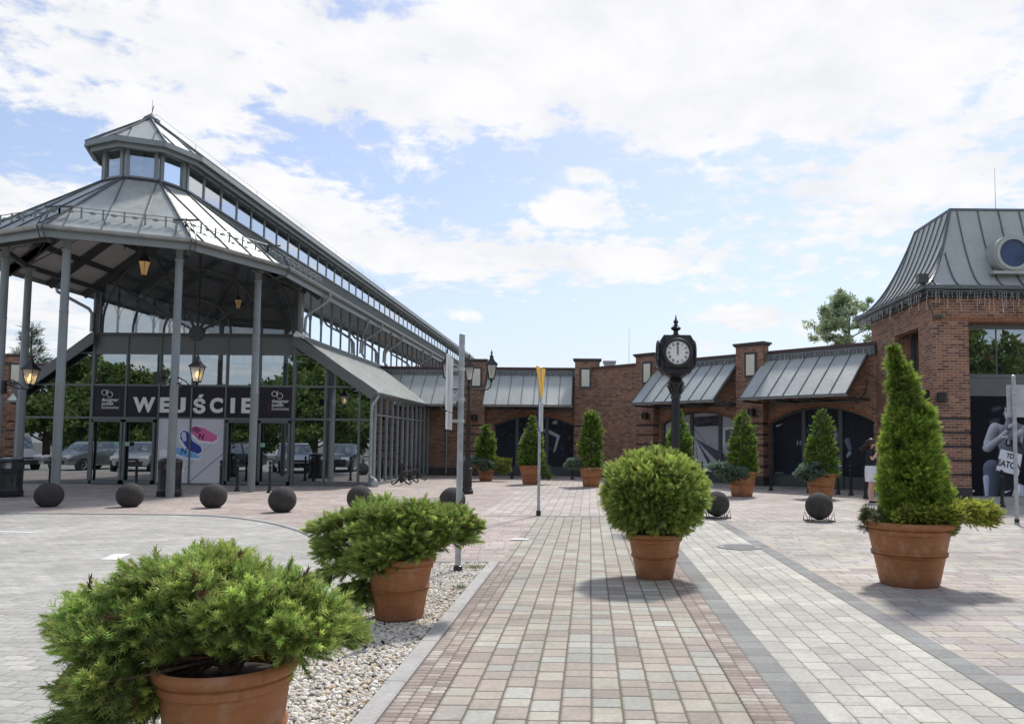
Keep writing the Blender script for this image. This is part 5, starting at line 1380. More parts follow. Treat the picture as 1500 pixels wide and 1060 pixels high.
# bicycle rack
rack = thing('bicycle_rack', 'black cast iron bicycle rack with curled feet beside the glass aisle', 'bicycle rack', (-6.62, 28.4, 0), R(3))
for y in (-1.5, .0, 1.8):
    b = MB(); b.lathe([(.05, .1), (.045, .5), (.07, .53), (.07, .62), (.04, .66), (.045, .74), (.001, .80)], 0, y, 0, 10)
    for s in (-1, 1):
        b.tube([(0, y, .42), (s * .06, y, .25), (s * .16, y, .12), (s * .27, y, .05), (s * .33, y, .07), (s * .33, y, .13), (s * .28, y, .14)], [.035, .035, .03, .028, .026, .024, .02], 8)
    b.build('stand', 'black', rack)
b = MB(); b.tube([(0, -1.5, .46), (0, 1.8, .46)], .016, 6)
for i in range(11): cy_ = -1.32 + i * .3; b.tube([(.0 + .03 * math.sin(a), cy_ + .12 * math.cos(a), .34 + .15 * math.sin(a)) for a in [2 * PI * k / 14 for k in range(15)]], .013, 5, cap=False)
b.build('loops', 'black', rack)
# manhole, plate, small ground light, drain
mh = MB().lathe([(.33, 0), (.33, .006), (.29, .006), (.285, .003), (.27, .003), (.001, .005)], 0, 0, .004, 36)
for i in range(-6, 7):
    for j in range(-6, 7):
        if i * i + j * j < 36: mh.cbox(i * .042, j * .042, .0095, .024, .024, .003)
tag(mh.build('manhole_cover', 'drain', None, (2.22, 11.5, 0)), 'round iron manhole cover set in the pale path', 'manhole cover')
tag(MB().add([(-.15, -.07, .012), (.13, -.09, .012), (.16, .07, .014), (-.11, .09, .012)], [(0, 1, 2, 3)]).box(-.10, .1, -.05, .05, .006, .011).build('paper_sheet', 'white', None, (-1.09, 12.15, 0)), 'small white sheet lying flat on the paving beyond the gravel bed', 'paper')
gl_ = thing('ground_light', 'small black spotlight stuck in the gravel between the two pots', 'light', (-1.62, 5.72, 0), R(-30))
MB().lathe([(.012, -.02), (.012, .06)], 0, 0, 0, 8).build('spike', 'black_plastic', gl_)
o = MB().lathe([(.022, 0), (.03, .02), (.032, .11), (.036, .12), (.028, .13)], 0, 0, 0, 14).build('lamp_head', 'black_plastic', gl_, (0, 0, .05)); o.rotation_euler = (R(25), R(12), 0)

# ================================================================ POTS
def pot_mesh(name_scale):
    rb, rt, H = name_scale; k = rt / .33; h = H
    P = [(rb * .96, 0), (rb * 1.01, .012 * k), (rb * 1.02, .03 * k), (rb * .995, .042 * k)]
    def body(z): return rb + (rt * .87 - rb) * (z / (h * .80))
    for z in np.linspace(.06, .44, 5): P.append((body(z * h), z * h))
    for dz, dr in ((.455, .008), (.475, .016), (.492, .004), (.508, .016), (.528, .008), (.54, 0)): P.append((body(dz * h) + dr * k, dz * h))
    for z in np.linspace(.60, .78, 4): P.append((body(z * h), z * h))
    P += [(rt * .875, h * .80), (rt * .915, h * .815), (rt * .925, h * .87), (rt * .90, h * .885), (rt * .96, h * .90), (rt * .995, h * .93), (rt, h * .955), (rt * .985, h * .985), (rt * .95, h), (rt * .91, h * .99), (rt * .87, h * .95), (rt * .83, h * .80)]
    return P
def pot(label, x, y, rb, rt, H, group='terracotta planters'):
    t_ = thing('terracotta_pot', label, 'plant pot', (x, y, 0), random.random() * 6, group)
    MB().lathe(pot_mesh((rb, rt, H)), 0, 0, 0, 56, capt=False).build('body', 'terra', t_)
    sb = MB(); n = 28; sb.lathe([(.001, .02), (rt * .4, .015), (rt * .83, 0)], 0, 0, H * .86, n, capt=False); sb.build('soil', 'soil', t_)
    return t_
potA = pot('large terracotta pot nearest the camera at the lower left, holding the spreading juniper', -1.57, 3.42, .215, .295, .555)
potB = pot('terracotta pot in the gravel bed holding the second spreading juniper', -1.63, 6.74, .20, .305, .52)
potC = pot('terracotta pot on the walkway under the round clipped shrub', .745, 8.85, .208, .33, .505)
potD = pot('wide terracotta pot at the right holding the tall leaning cone', 3.51, 8.55, .305, .485, .69)
far0 = pot('terracotta pot of the second potted cone behind the plaza', -2.19, 28.7, .29, .455, .70, 'terracotta planters')
for x, y, s, l in [(-4.16, 31.0, .84, 'small terracotta pot of the cone just right of the lamp post'), (.05, 27.3, .97, 'terracotta pot of the thick columnar cone in front of the blank brick wall'),
                   (2.95, 25.9, 1., 'terracotta pot of the cone behind the street clock'), (4.50, 22.95, 1.04, 'terracotta pot under the cone with a blue-green juniper spilling left'), (6.65, 22.3, 1.04, 'terracotta pot under the cone with a full blue-green collar')]:
    dup(far0, (x, y, 0), 0, l, None, s)
# ================================================================ FOLIAGE
def spray_template(kind):
    V = []; F = []; T = []
    def tri(a, b, c, ta, tb, tc_): 
        i = len(V); V.extend([a, b, c]); T.extend([ta, tb, tc_]); F.append((i, i + 1, i + 2))
    if kind == 'juniper':
        n = 8
        for i in range(n):
            t_ = .06 + .9 * i / n
            for s in (-1, 1):
                rot = .9 if i % 2 else -.5; L = .34 * (1 - .5 * t_)
                dx_, dr = L * .82, L * .62; cy_, cz_ = s * dr * math.cos(rot), dr * math.sin(rot) * s
                tri((t_ - .035, 0, 0), (t_ + .045, 0, 0), (t_ + dx_, cy_, cz_), t_, t_, min(1, t_ + .5))
        tri((0, -.018, 0), (0, .018, 0), (1.08, 0, 0), 0, 0, 1); tri((.3, 0, -.03), (.3, 0, .03), (1.1, 0, .02), .3, .3, 1)
    elif kind == 'thuja':
        for i in range(6):
            t_ = .05 + .85 * i / 6
            for s in (-1, 1):
                L = .46 * (1 - .55 * t_); a = R(44); p = (t_, 0, 0); q = (t_ + L * math.cos(a), s * L * math.sin(a), .05 * s * (i % 2))
                w_ = .085
                tri((p[0] - w_, 0, 0), (p[0] + w_, 0, 0), q, t_, t_, min(1, t_ + .45))
                m_ = ((p[0] + q[0]) / 2, (p[1] + q[1]) / 2, .02); tri((m_[0] - .03, m_[1], 0), (m_[0] + .05, m_[1], .02), (m_[0] + .14, m_[1] + s * .03, 0), t_ + .2, t_ + .2, 1)
        tri((0, -.03, 0), (0, .03, 0), (1.05, 0, .03), 0, 0, 1)
    elif kind == 'feather':
        for i in range(7):
            t_ = .04 + .86 * i / 7
            for s in (-1, 1):
                L = .42 * (1 - .5 * t_); a = R(38 + 8 * (i % 2)); z_ = .10 * (1 if i % 2 else -.6) * s
                q = (t_ + L * math.cos(a), s * L * math.sin(a), z_)
                tri((t_ - .025, 0, 0), (t_ + .04, 0, 0), q, t_, t_, min(1, t_ + .5))
                for k in (.4, .72):
                    m_ = (t_ + (q[0] - t_) * k, q[1] * k, z_ * k); tri((m_[0] - .022, m_[1], m_[2]), (m_[0] + .022, m_[1], m_[2]), (m_[0] + .13, m_[1] + s * (-.01 if k < .5 else .05), m_[2] + .05), t_ + .25, t_ + .25, 1)
        tri((0, -.02, 0), (0, .02, 0), (1.05, 0, .02), 0, 0, 1)
    elif kind == 'plume':
        n = 30
        for i in range(n):
            t_ = i / n * .92; a = i * 2.39996; fat = (.20 if t_ < .6 else .20 * (1 - (t_ - .6) * 1.5)); L = .24
            c_, s_ = math.cos(a), math.sin(a); w_ = .055
            tri((t_, -s_ * w_, c_ * w_), (t_, s_ * w_, -c_ * w_), (t_ + L, c_ * fat, s_ * fat), t_, t_, min(1, t_ + .35))
        tri((0, -.03, 0), (0, .03, 0), (1.05, 0, 0), 0, 0, 1)
        for s in (-1, 1):
            for t_ in (.35, .6):
                for k in range(5):
                    u = k / 5; p = (t_ + .26 * u, s * .26 * u, .03 * (k % 2)); tri((p[0] - .02, p[1], p[2] - .03), (p[0] + .02, p[1], p[2] + .03), (p[0] + .13, p[1] + s * (.12 if k % 2 else .02), p[2] + .04), t_, t_, 1)
    elif kind == 'leaf':
        for a, tilt in ((0, 0), (2.1, .5), (4.2, -.4)):
            c, s = math.cos(a), math.sin(a)
            i = len(V); V.extend([(0, 0, 0), (.5 * c - .28 * s, .5 * s + .28 * c, tilt * .4), (1.0 * c, 1.0 * s, tilt * .8), (.5 * c + .28 * s, .5 * s - .28 * c, tilt * .2)]); T.extend([.2, .7, 1, .7]); F.extend([(i, i + 1, i + 2), (i, i + 2, i + 3)])
    return np.array(V, float), np.array(F), np.array(T)
TPL = {k: spray_template(k) for k in ('juniper', 'thuja', 'feather', 'plume', 'leaf')}
def unit(a): return a / np.maximum(1e-9, np.linalg.norm(a, axis=-1, keepdims=True))
def sprays(P, D, S, kind, cb, ct, mixv, name='foliage', parent=None, g=None, flat=0.0):
    """P start points, D directions, S sizes; cb/ct base and tip colours; mixv 0..1 share of tip colour (random growth tone and painted top light); kind may be a pair of twig shapes"""
    g = g or rng; kinds = kind if isinstance(kind, tuple) else (kind,); pick = g.integers(0, len(kinds), len(P)); out_ = []
    base = 0
    for i, kd in enumerate(kinds):
        s_ = pick == i; p, d, sz, mv = P[s_], unit(D[s_]), S[s_], mixv[s_]; V, F, T = TPL[kd]; N = len(p)
        up = g.normal(size=(N, 3)) + np.array([0, 0, flat * (2.5 if kd == 'feather' else 1)]); B = unit(np.cross(d, up)); U = np.cross(B, d)
        W_ = (V[None, :, 0, None] * d[:, None] + V[None, :, 1, None] * B[:, None] + V[None, :, 2, None] * U[:, None]) * sz[:, None, None] + p[:, None]
        FF = (F[None] + len(V) * np.arange(N)[:, None, None]).reshape(-1, 3) + base; base += N * len(V)
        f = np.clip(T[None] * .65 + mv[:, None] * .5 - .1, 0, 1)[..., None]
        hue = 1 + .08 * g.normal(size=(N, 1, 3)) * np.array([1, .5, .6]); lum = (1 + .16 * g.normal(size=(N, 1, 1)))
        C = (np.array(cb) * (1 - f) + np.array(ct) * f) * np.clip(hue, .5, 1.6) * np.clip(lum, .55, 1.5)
        dead = g.random(N) < .018; C[dead] = np.array((.16, .10, .055))
        out_.append((W_.reshape(-1, 3), FF, np.clip(C, .004, 1).reshape(-1, 3)))
    return np_mesh(name, *[np.concatenate([o[j] for o in out_]) for j in (0, 1)], 'leaf', np.concatenate([o[2] for o in out_]), parent)
def in_ell(g, E, n, shell=.0):
    """random points inside a union of ellipsoids (cx,cy,cz,rx,ry,rz,weight)"""
    w_ = np.array([e[6] if len(e) > 6 else 1. for e in E], float); w_ /= w_.sum(); k = g.choice(len(E), n, p=w_); A = np.array([e[:6] for e in E])[k]
    u = unit(g.normal(size=(n, 3))); r = (shell + (1 - shell) * g.random((n, 1))) ** .6
    return A[:, :3] + u * r * A[:, 3:6], u

def juniper(label, x, y, base_z, E, nclump, nspray, size, seed, cb, ct, trunk, group, droop=.25, rcl=.13, kind='juniper', name='juniper_shrub', cat='shrub'):
    g = np.random.default_rng(seed)
    t_ = thing(name, label, cat, (x, y, 0), 0, group)
    C, U = in_ell(g, E, nclump, .45)
    C = C + U * (.035 * g.normal(size=(nclump, 1))) * (1 if trunk else .3)
    C[:, 2] = np.minimum(C[:, 2], max(e[2] + e[5] for e in E) - .02)
    root = np.array([0, 0, base_z]); O = unit(C - root + np.array([0, 0, .05]))
    k = np.repeat(np.arange(nclump), nspray // nclump); N = len(k); R_ = rcl * (.65 + .7 * g.random(nclump))
    q = unit(g.normal(size=(N, 3)) + O[k] * .6 + np.array([0, 0, .25])) * (g.random((N, 1)) ** .5) * R_[k][:, None] * np.array([1.12, 1.12, .46 if trunk else .62])
    P = C[k] + q
    D = O[k] * np.array([.62, .62, .35]) + q / R_[k][:, None] * .95 + g.normal(size=(N, 3)) * .42 + np.array([0, 0, .42 - droop])
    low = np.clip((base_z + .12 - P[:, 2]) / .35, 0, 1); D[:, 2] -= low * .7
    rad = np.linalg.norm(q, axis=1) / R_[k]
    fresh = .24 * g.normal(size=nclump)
    mixv = np.clip(.16 + .30 * rad + .60 * (q[:, 2] / R_[k]) + fresh[k] + .16 * g.normal(size=N) - low * .30, 0, 1)  # dome shading painted into the colour: clump tops lighter, undersides darker
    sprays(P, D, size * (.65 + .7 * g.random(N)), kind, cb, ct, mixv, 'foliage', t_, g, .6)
    b = MB()
    if trunk:
        b.tube([(0.02, .02, base_z - .06), (-.03, 0, base_z + .06), (-.09, .02, base_z + .14), (-.08, .03, base_z + .24)], [.036, .032, .028, .02], 8)
        b.tube([(0.02, .02, base_z - .04), (.06, .02, base_z + .06), (.13, .03, base_z + .16)], [.026, .024, .015], 7)
    for i in range(nclump):
        if g.random() < (.38 if trunk else .2):
            c = C[i]; m1_ = root * .45 + c * .55 + g.normal(size=3) * .03 + np.array([0, 0, .03]); m0 = root * .85 + c * .15 + np.array([0, 0, .04])
            b.tube([root, m0, m1_, c, c + O[i] * .05], [.012, .008, .005, .003, .002], 5)
    if b.v: b.build('branches', 'junibark', t_)
    return t_
JB, JT = (.075, .115, .042), (.56, .70, .19)
juniper('wide spreading green juniper in the nearest pot, drooping over its left side', -1.57, 3.42, .52,
        [(-.02, .02, .81, .34, .32, .14, 1.4), (-.12, .05, .88, .24, .22, .06, 1.), (-.34, .05, .72, .24, .30, .15, 1.3), (-.46, .04, .54, .15, .22, .15, .9), (-.36, -.10, .44, .18, .14, .11, .6), (.24, .02, .68, .20, .22, .05, .8), (.38, .05, .66, .07, .08, .03, .12), (-.62, .03, .70, .04, .06, .03, .06), (.12, -.1, .76, .2, .2, .10, .6), (-.38, .12, .78, .16, .18, .08, .4), (.14, -.06, .665, .24, .14, .05, .7), (-.25, -.24, .52, .10, .07, .07, .2), (-.10, -.12, .66, .22, .14, .07, .5)],
        132, 13000, .084, 17, JB, JT, True, 'spreading junipers in pots', rcl=.088, kind=('plume', 'feather', 'feather'))
juniper('spreading green juniper in the second pot of the gravel bed', -1.60, 6.74, .50,
        [(.0, 0, .75, .42, .34, .14, 1.5), (-.10, 0, .87, .34, .26, .08, .9), (-.48, 0, .70, .24, .28, .15, 1.2), (-.50, 0, .46, .20, .24, .16, .8), (-.33, -.08, .28, .13, .12, .14, .45), (.34, 0, .78, .20, .24, .11, .9), (.50, 0, .70, .08, .10, .04, .12), (.33, .0, .62, .16, .2, .07, .3), (.0, -.24, .60, .26, .10, .08, .6), (-.2, -.22, .50, .14, .1, .10, .4)],
        118, 9400, .096, 12, (.062, .10, .036), (.50, .64, .16), True, 'spreading junipers in pots', rcl=.088, kind=('plume', 'feather', 'feather'))
def thuja(label, x, y, E, N, size, seed, cb, ct, group, trunk_h, name='conifer', bump=.07, lean=0., kind='thuja', updir=.45, clump=.12):
    """dense shrub clothed in flat scale-leaf fans; E gives the shape as ellipsoids or a cone ('cone', z0, z1, r0, r1, power)"""
    g = np.random.default_rng(seed); t_ = thing(name, label, 'shrub', (x, y, 0), 0, group)
    # lobes: small domes of fans scattered over the crown surface, plus a darker filling inside
    if E[0] == 'cone':
        _, z0, z1, r0, r1, pw = E; rc = clump; area = PI * (r0 + r1) * (z1 - z0); K = int(area / (rc * rc * 1.15))
        u = 1 - np.sqrt(1 - g.random(K) * .985) if r1 < r0 * .3 else g.random(K); a = np.arange(K) * 2.39996 + .35 * g.normal(size=K)
        rr_ = r1 + (r0 - r1) * (1 - u ** pw); zc_ = z0 + (z1 - z0) * u; O = unit(np.stack([np.cos(a), np.sin(a), np.full(K, .22)], 1))
        Rk = rc * (.75 + .55 * g.random(K)) * np.clip(.45 + rr_ / r0, .5, 1.1)
        rad = np.maximum(.0, rr_ * (1 + bump * g.normal(size=K)) - Rk * .45); C = np.stack([rad * np.cos(a), rad * np.sin(a), zc_], 1)
        C[:, 0] += lean * u ** 1.5 + .03 * np.sin(zc_ * 4)
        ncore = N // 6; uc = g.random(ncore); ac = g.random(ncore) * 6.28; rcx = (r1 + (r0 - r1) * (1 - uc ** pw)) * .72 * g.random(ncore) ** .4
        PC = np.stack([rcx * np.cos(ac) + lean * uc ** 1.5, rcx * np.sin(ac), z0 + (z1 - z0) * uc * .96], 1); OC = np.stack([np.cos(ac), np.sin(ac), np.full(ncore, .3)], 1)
    else:
        cx_, cy_, cz_, rx, ry, rz = E; rc = clump; K = int(4 * PI * rx * rz / (rc * rc * 1.15)); i = np.arange(K); zz_ = 1 - 2 * (i + .5) / K; a = i * 2.39996
        O = np.stack([np.sqrt(1 - zz_ ** 2) * np.cos(a), np.sqrt(1 - zz_ ** 2) * np.sin(a), zz_], 1) + g.normal(size=(K, 3)) * .06; O = unit(O)
        Rk = rc * (.75 + .55 * g.random(K)); C = np.array([cx_, cy_, cz_]) + O * (np.array([rx, ry, rz]) * (1 + bump * g.normal(size=(K, 1))) - Rk[:, None] * .6)
        ncore = N // 6; OC = unit(g.normal(size=(ncore, 3))); PC = np.array([cx_, cy_, cz_]) + OC * np.array([rx, ry, rz]) * .74 * g.random((ncore, 1)) ** .4
    w_ = Rk ** 2; k = g.choice(K, N - ncore, p=w_ / w_.sum()); n_ = len(k)
    q = unit(g.normal(size=(n_, 3)) + O[k] * .7) * (g.random((n_, 1)) ** .4) * Rk[k][:, None]
    P = C[k] + q; D = O[k] * .55 + q / Rk[k][:, None] * .8 + g.normal(size=(n_, 3)) * .38 + np.array([0, 0, updir])
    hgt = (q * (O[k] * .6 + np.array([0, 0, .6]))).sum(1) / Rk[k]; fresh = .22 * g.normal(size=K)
    mixv = np.clip(.22 + .62 * hgt + fresh[k] + .14 * g.normal(size=n_), 0, 1)  # lobes coloured as if lit on top and shaded beneath, plus random tone
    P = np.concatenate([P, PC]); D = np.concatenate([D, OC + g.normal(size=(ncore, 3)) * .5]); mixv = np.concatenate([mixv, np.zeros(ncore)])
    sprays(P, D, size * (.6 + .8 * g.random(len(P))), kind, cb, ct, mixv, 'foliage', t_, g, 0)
    MB().tube([(0, 0, .3), (0, 0, trunk_h * .5), (lean * .3, 0, trunk_h)], [.035, .03, .01], 7).build('trunk', 'junibark', t_)
    return t_
TB, TT = (.036, .075, .018), (.28, .42, .075)
ballp = thuja('round clipped thuja ball in the pot on the walkway', .745, 8.85, (-.0, 0, .935, .525, .52, .44), 14000, .088, 21, (.055, .095, .025), (.52, .64, .15), 'thuja shrubs in pots', 1.2, 'clipped_thuja', .06, 0, ('thuja', 'feather'), .2, .10)
coneD = thuja('tall leaning thuja cone in the wide pot at the right', 3.63, 8.55, ('cone', .60, 2.69, .315, .0, 1.6), 19000, .078, 22, (.045, .090, .018), (.44, .60, .10), 'thuja shrubs in pots', 2.2, 'thuja_cone', .05, -.27, ('thuja', 'feather'), .5, .085)
YB, YT = (.12, .15, .03), (.62, .66, .13)
juniper('yellow-green low juniper spilling over the right rim of the wide pot', 3.86, 8.42, .66, [(-.10, -.10, .78, .30, .22, .07, 1.), (.10, -.05, .79, .24, .2, .08, 1.2), (.34, 0, .77, .16, .16, .09, 1.), (-.42, -.20, .76, .2, .08, .05, .4)],
        84, 5200, .07, 31, YB, YT, False, 'low junipers around the cones', rcl=.08, droop=.3, kind=('plume', 'feather'), name='low_juniper')
juniper('small dark juniper sprig at the left rim of the wide pot', 3.12, 8.45, .66, [(-.05, 0, .75, .08, .12, .05, 1.), (-.10, 0, .66, .04, .06, .05, .3)], 10, 600, .055, 32, (.04, .06, .03), (.16, .22, .08), False, 'low junipers around the cones', rcl=.05, droop=.3, name='low_juniper')
cg = 'thuja cones in pots along the shops'
thuja('small dark thuja cone just right of the lamp post', -4.16, 31.0, ('cone', .5, 2.30, .32, .05, 2.0), 1900, .15, 41, TB, TT, cg, 1.9, 'thuja_cone')
thuja('pointed thuja cone in front of the runner print', -2.15, 28.7, ('cone', .62, 2.56, .36, .03, 1.8), 2300, .14, 42, TB, TT, cg, 2.2, 'thuja_cone')
thuja('thick columnar thuja in front of the blank brick wall', .05, 27.3, ('cone', .62, 2.56, .33, .12, 3.2), 2500, .135, 43, TB, TT, cg, 2.2, 'thuja_cone')
thuja('thuja cone half hidden behind the street clock', 2.98, 25.9, ('cone', .62, 2.70, .38, .03, 1.8), 2300, .13, 44, TB, TT, cg, 2.2, 'thuja_cone')
thuja('columnar thuja in front of the brick pillar between the awnings', 4.55, 22.95, ('cone', .62, 2.60, .32, .08, 2.8), 3200, .11, 45, TB, TT, cg, 2.2, 'thuja_cone')
thuja('columnar thuja with a blue-green collar in front of the dark window', 6.68, 22.3, ('cone', .62, 2.64, .36, .05, 2.3), 3200, .11, 46, TB, TT, cg, 2.2, 'thuja_cone')
BB, BT = (.07, .115, .08), (.34, .46, .35)
lj = 'low junipers around the cones'
juniper('blue-green low juniper round the foot of the cone by the lamp post', -4.3, 30.8, .55, [(-.25, 0, .72, .42, .35, .14), (.15, -.1, .62, .3, .3, .14)], 26, 900, .14, 51, BB, BT, False, lj, rcl=.13, kind='plume', name='low_juniper')
juniper('yellow-tipped low juniper on the right side of the pot by the lamp post', -3.72, 30.8, .6, [(.2, 0, .72, .36, .3, .12), (.25, -.1, .5, .22, .25, .16)], 22, 1200, .12, 52, (.06, .09, .02), (.30, .34, .06), False, lj, rcl=.12, name='low_juniper')
juniper('green low juniper hanging right of the second potted cone', -1.62, 28.6, .6, [(.0, 0, .5, .14, .2, .28)], 10, 600, .12, 53, TB, (.13, .24, .05), False, lj, rcl=.12, name='low_juniper')
juniper('blue-green low juniper tuft left of the thick columnar thuja', -.45, 27.2, .65, [(-.1, 0, .78, .22, .2, .16), (1.05, 0, .72, .12, .15, .1, .4)], 16, 800, .10, 54, BB, BT, False, lj, rcl=.10, kind='plume', name='low_juniper')
juniper('blue-green low juniper spilling left from the pot before the brick pillar', 4.25, 22.8, .65, [(-.28, 0, .78, .46, .3, .16), (.0, -.2, .66, .35, .15, .14)], 44, 1900, .10, 55, BB, BT, False, lj, rcl=.11, kind='plume', name='low_juniper')
juniper('full blue-green low juniper collar round the cone in front of the dark window', 6.62, 22.2, .65, [(-.12, -.1, .80, .60, .36, .15), (-.3, -.1, .72, .35, .3, .16)], 52, 2200, .10, 56, BB, BT, False, lj, rcl=.11, kind='plume', name='low_juniper')
# tufts of weed in the gravel and joints
def tuft(label, x, y, n, s, seed):
    g = np.random.default_rng(seed); P = np.stack([g.normal(0, s, n), g.normal(0, s * .8, n), np.zeros(n)], 1); D = g.normal(size=(n, 3)) * .6 + np.array([0, 0, .9])
    t_ = sprays(P, D, .03 + .02 * g.random(n), 'juniper', (.06, .10, .02), (.26, .34, .08), g.random(n), 'weed_tuft', None, g); t_.location = (x, y, 0); tag(t_, label, 'weed', 'weed tufts in the gravel bed')
tuft('low weed tuft at the far corner of the gravel bed beside the kerb', -1.36, 9.4, 120, .09, 61); tuft('small weed tuft against the kerb halfway along the gravel bed', -1.33, 8.1, 60, .04, 62)

# ================================================================ TREES
def tree(label, x, y, h, crown, N, leaf, seed, cb, ct, name='tree', group=None, trunk_r=.16, spread=1.0, kind='leaf'):
    g = np.random.default_rng(seed); t_ = thing(name, label, 'tree', (x, y, 0), 0, group)
    b = MB(); z0 = crown[0]; limbs = []
    b.tube([(0, 0, -.1), (.05, .02, h * .3), (-.08, .05, h * .6), (.05, 0, h * .93)], [trunk_r, trunk_r * .8, trunk_r * .5, trunk_r * .12], 9)
    nl = 26
    for i in range(nl):
        u = i / nl; z = z0 * .8 + (h * .9 - z0 * .8) * u; a = g.random() * 6.28; env = crown[1] * spread * math.sin(PI * (.16 + .80 * u)) ** .7
        L = env * (.65 + .45 * g.random()); p0 = np.array([0, 0, z]); d = np.array([math.cos(a), math.sin(a), .35 + .3 * g.random()]); p1 = p0 + d * L * .5 + g.normal(size=3) * .1; p2 = p0 + d * L + np.array([0, 0, -.12 * L])
        b.tube([p0, p1, p2], [trunk_r * .3 * (1 - .5 * u), trunk_r * .18, .015], 5); limbs.append((p1, p2))
        for k in range(3):
            q = p1 + (p2 - p1) * g.random() + g.normal(size=3) * .35 * env * .5; b.tube([p1 + (p2 - p1) * .2, q], [.02, .008], 4); limbs.append(((p1 + q) / 2, q))
    b.build('trunk', 'bark', t_)
    A = np.array([l[0] for l in limbs]); B = np.array([l[1] for l in limbs]); nc = len(limbs) * 2
    ci = g.integers(0, len(limbs), nc); C = A[ci] + (B[ci] - A[ci]) * (.3 + .75 * g.random((nc, 1))) + g.normal(size=(nc, 3)) * .18 * crown[1] * .5
    rc_ = crown[1] * (.10 + .13 * g.random(nc)); k = g.integers(0, nc, N); q = unit(g.normal(size=(N, 3))) * (g.random((N, 1)) ** .5) * rc_[k][:, None] * np.array([1, 1, .7])
    P = C[k] + q; D = g.normal(size=(N, 3)) + q * .5
    mixv = np.clip(.45 + .3 * g.normal(size=N) + .25 * q[:, 2] / rc_[k], 0, 1)
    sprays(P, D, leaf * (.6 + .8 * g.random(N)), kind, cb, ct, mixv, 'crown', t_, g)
    return t_
LB, LT = (.04, .075, .02), (.20, .29, .07)
tree('loose pale green tree rising behind the diagonal shop roof', 15.2, 45, 11.4, (5.0, 2.1), 7500, .16, 71, (.20, .26, .15), (.52, .62, .38), group='trees behind the shops', trunk_r=.2)
# pines at the left edge
def pine(label, x, y, h, r, seed):
    g = np.random.default_rng(seed); t_ = thing('pine_tree', label, 'tree', (x, y, 0), 0, 'trees behind the shops')
    b = MB().tube([(0, 0, 0), (0, 0, h)], [.2, .03], 8); P = []; D = []
    for i in range(70):
        u = g.random(); z = 2 + (h - 2) * u; a = g.random() * 6.28; L = r * (1.05 - u) * (.6 + .5 * g.random()) + .2; p0 = np.array([0, 0, z]); d = np.array([math.cos(a), math.sin(a), .25])
        b.tube([p0, p0 + d * L], [.035, .01], 4); n = int(26 * L + 12); t2 = .2 + .85 * g.random(n); pp = p0 + d * L * t2[:, None] + g.normal(size=(n, 3)) * .16; P.append(pp); D.append(np.tile(d, (n, 1)) + g.normal(size=(n, 3)) * .7 + np.array([0, 0, .3]))
    b.build('trunk', 'bark', t_); P = np.concatenate(P); D = np.concatenate(D)
    sprays(P, D, .42 * (.6 + .7 * g.random(len(P))), 'juniper', (.03, .055, .03), (.09, .14, .07), g.random(len(P)), 'crown', t_, g)
pine('tall pine between the two left canopy columns', -44.5, 61, 10.4, 2.6, 81); pine('lower pine just right of the tall one, above the far brick pier', -41.6, 62, 8.1, 2.2, 82); pine('dark pine at the extreme left edge behind the column', -47.6, 64, 8.6, 2.6, 83)
juniper('yellow-green bush peeping in at the left picture edge', -15.55, 18.9, 1.2, [(-.75, 0, 1.6, .62, .5, .85)], 40, 2600, .13, 84, (.06, .09, .02), (.30, .36, .07), False, 'trees behind the shops', rcl=.22, name='bush', cat='shrub')
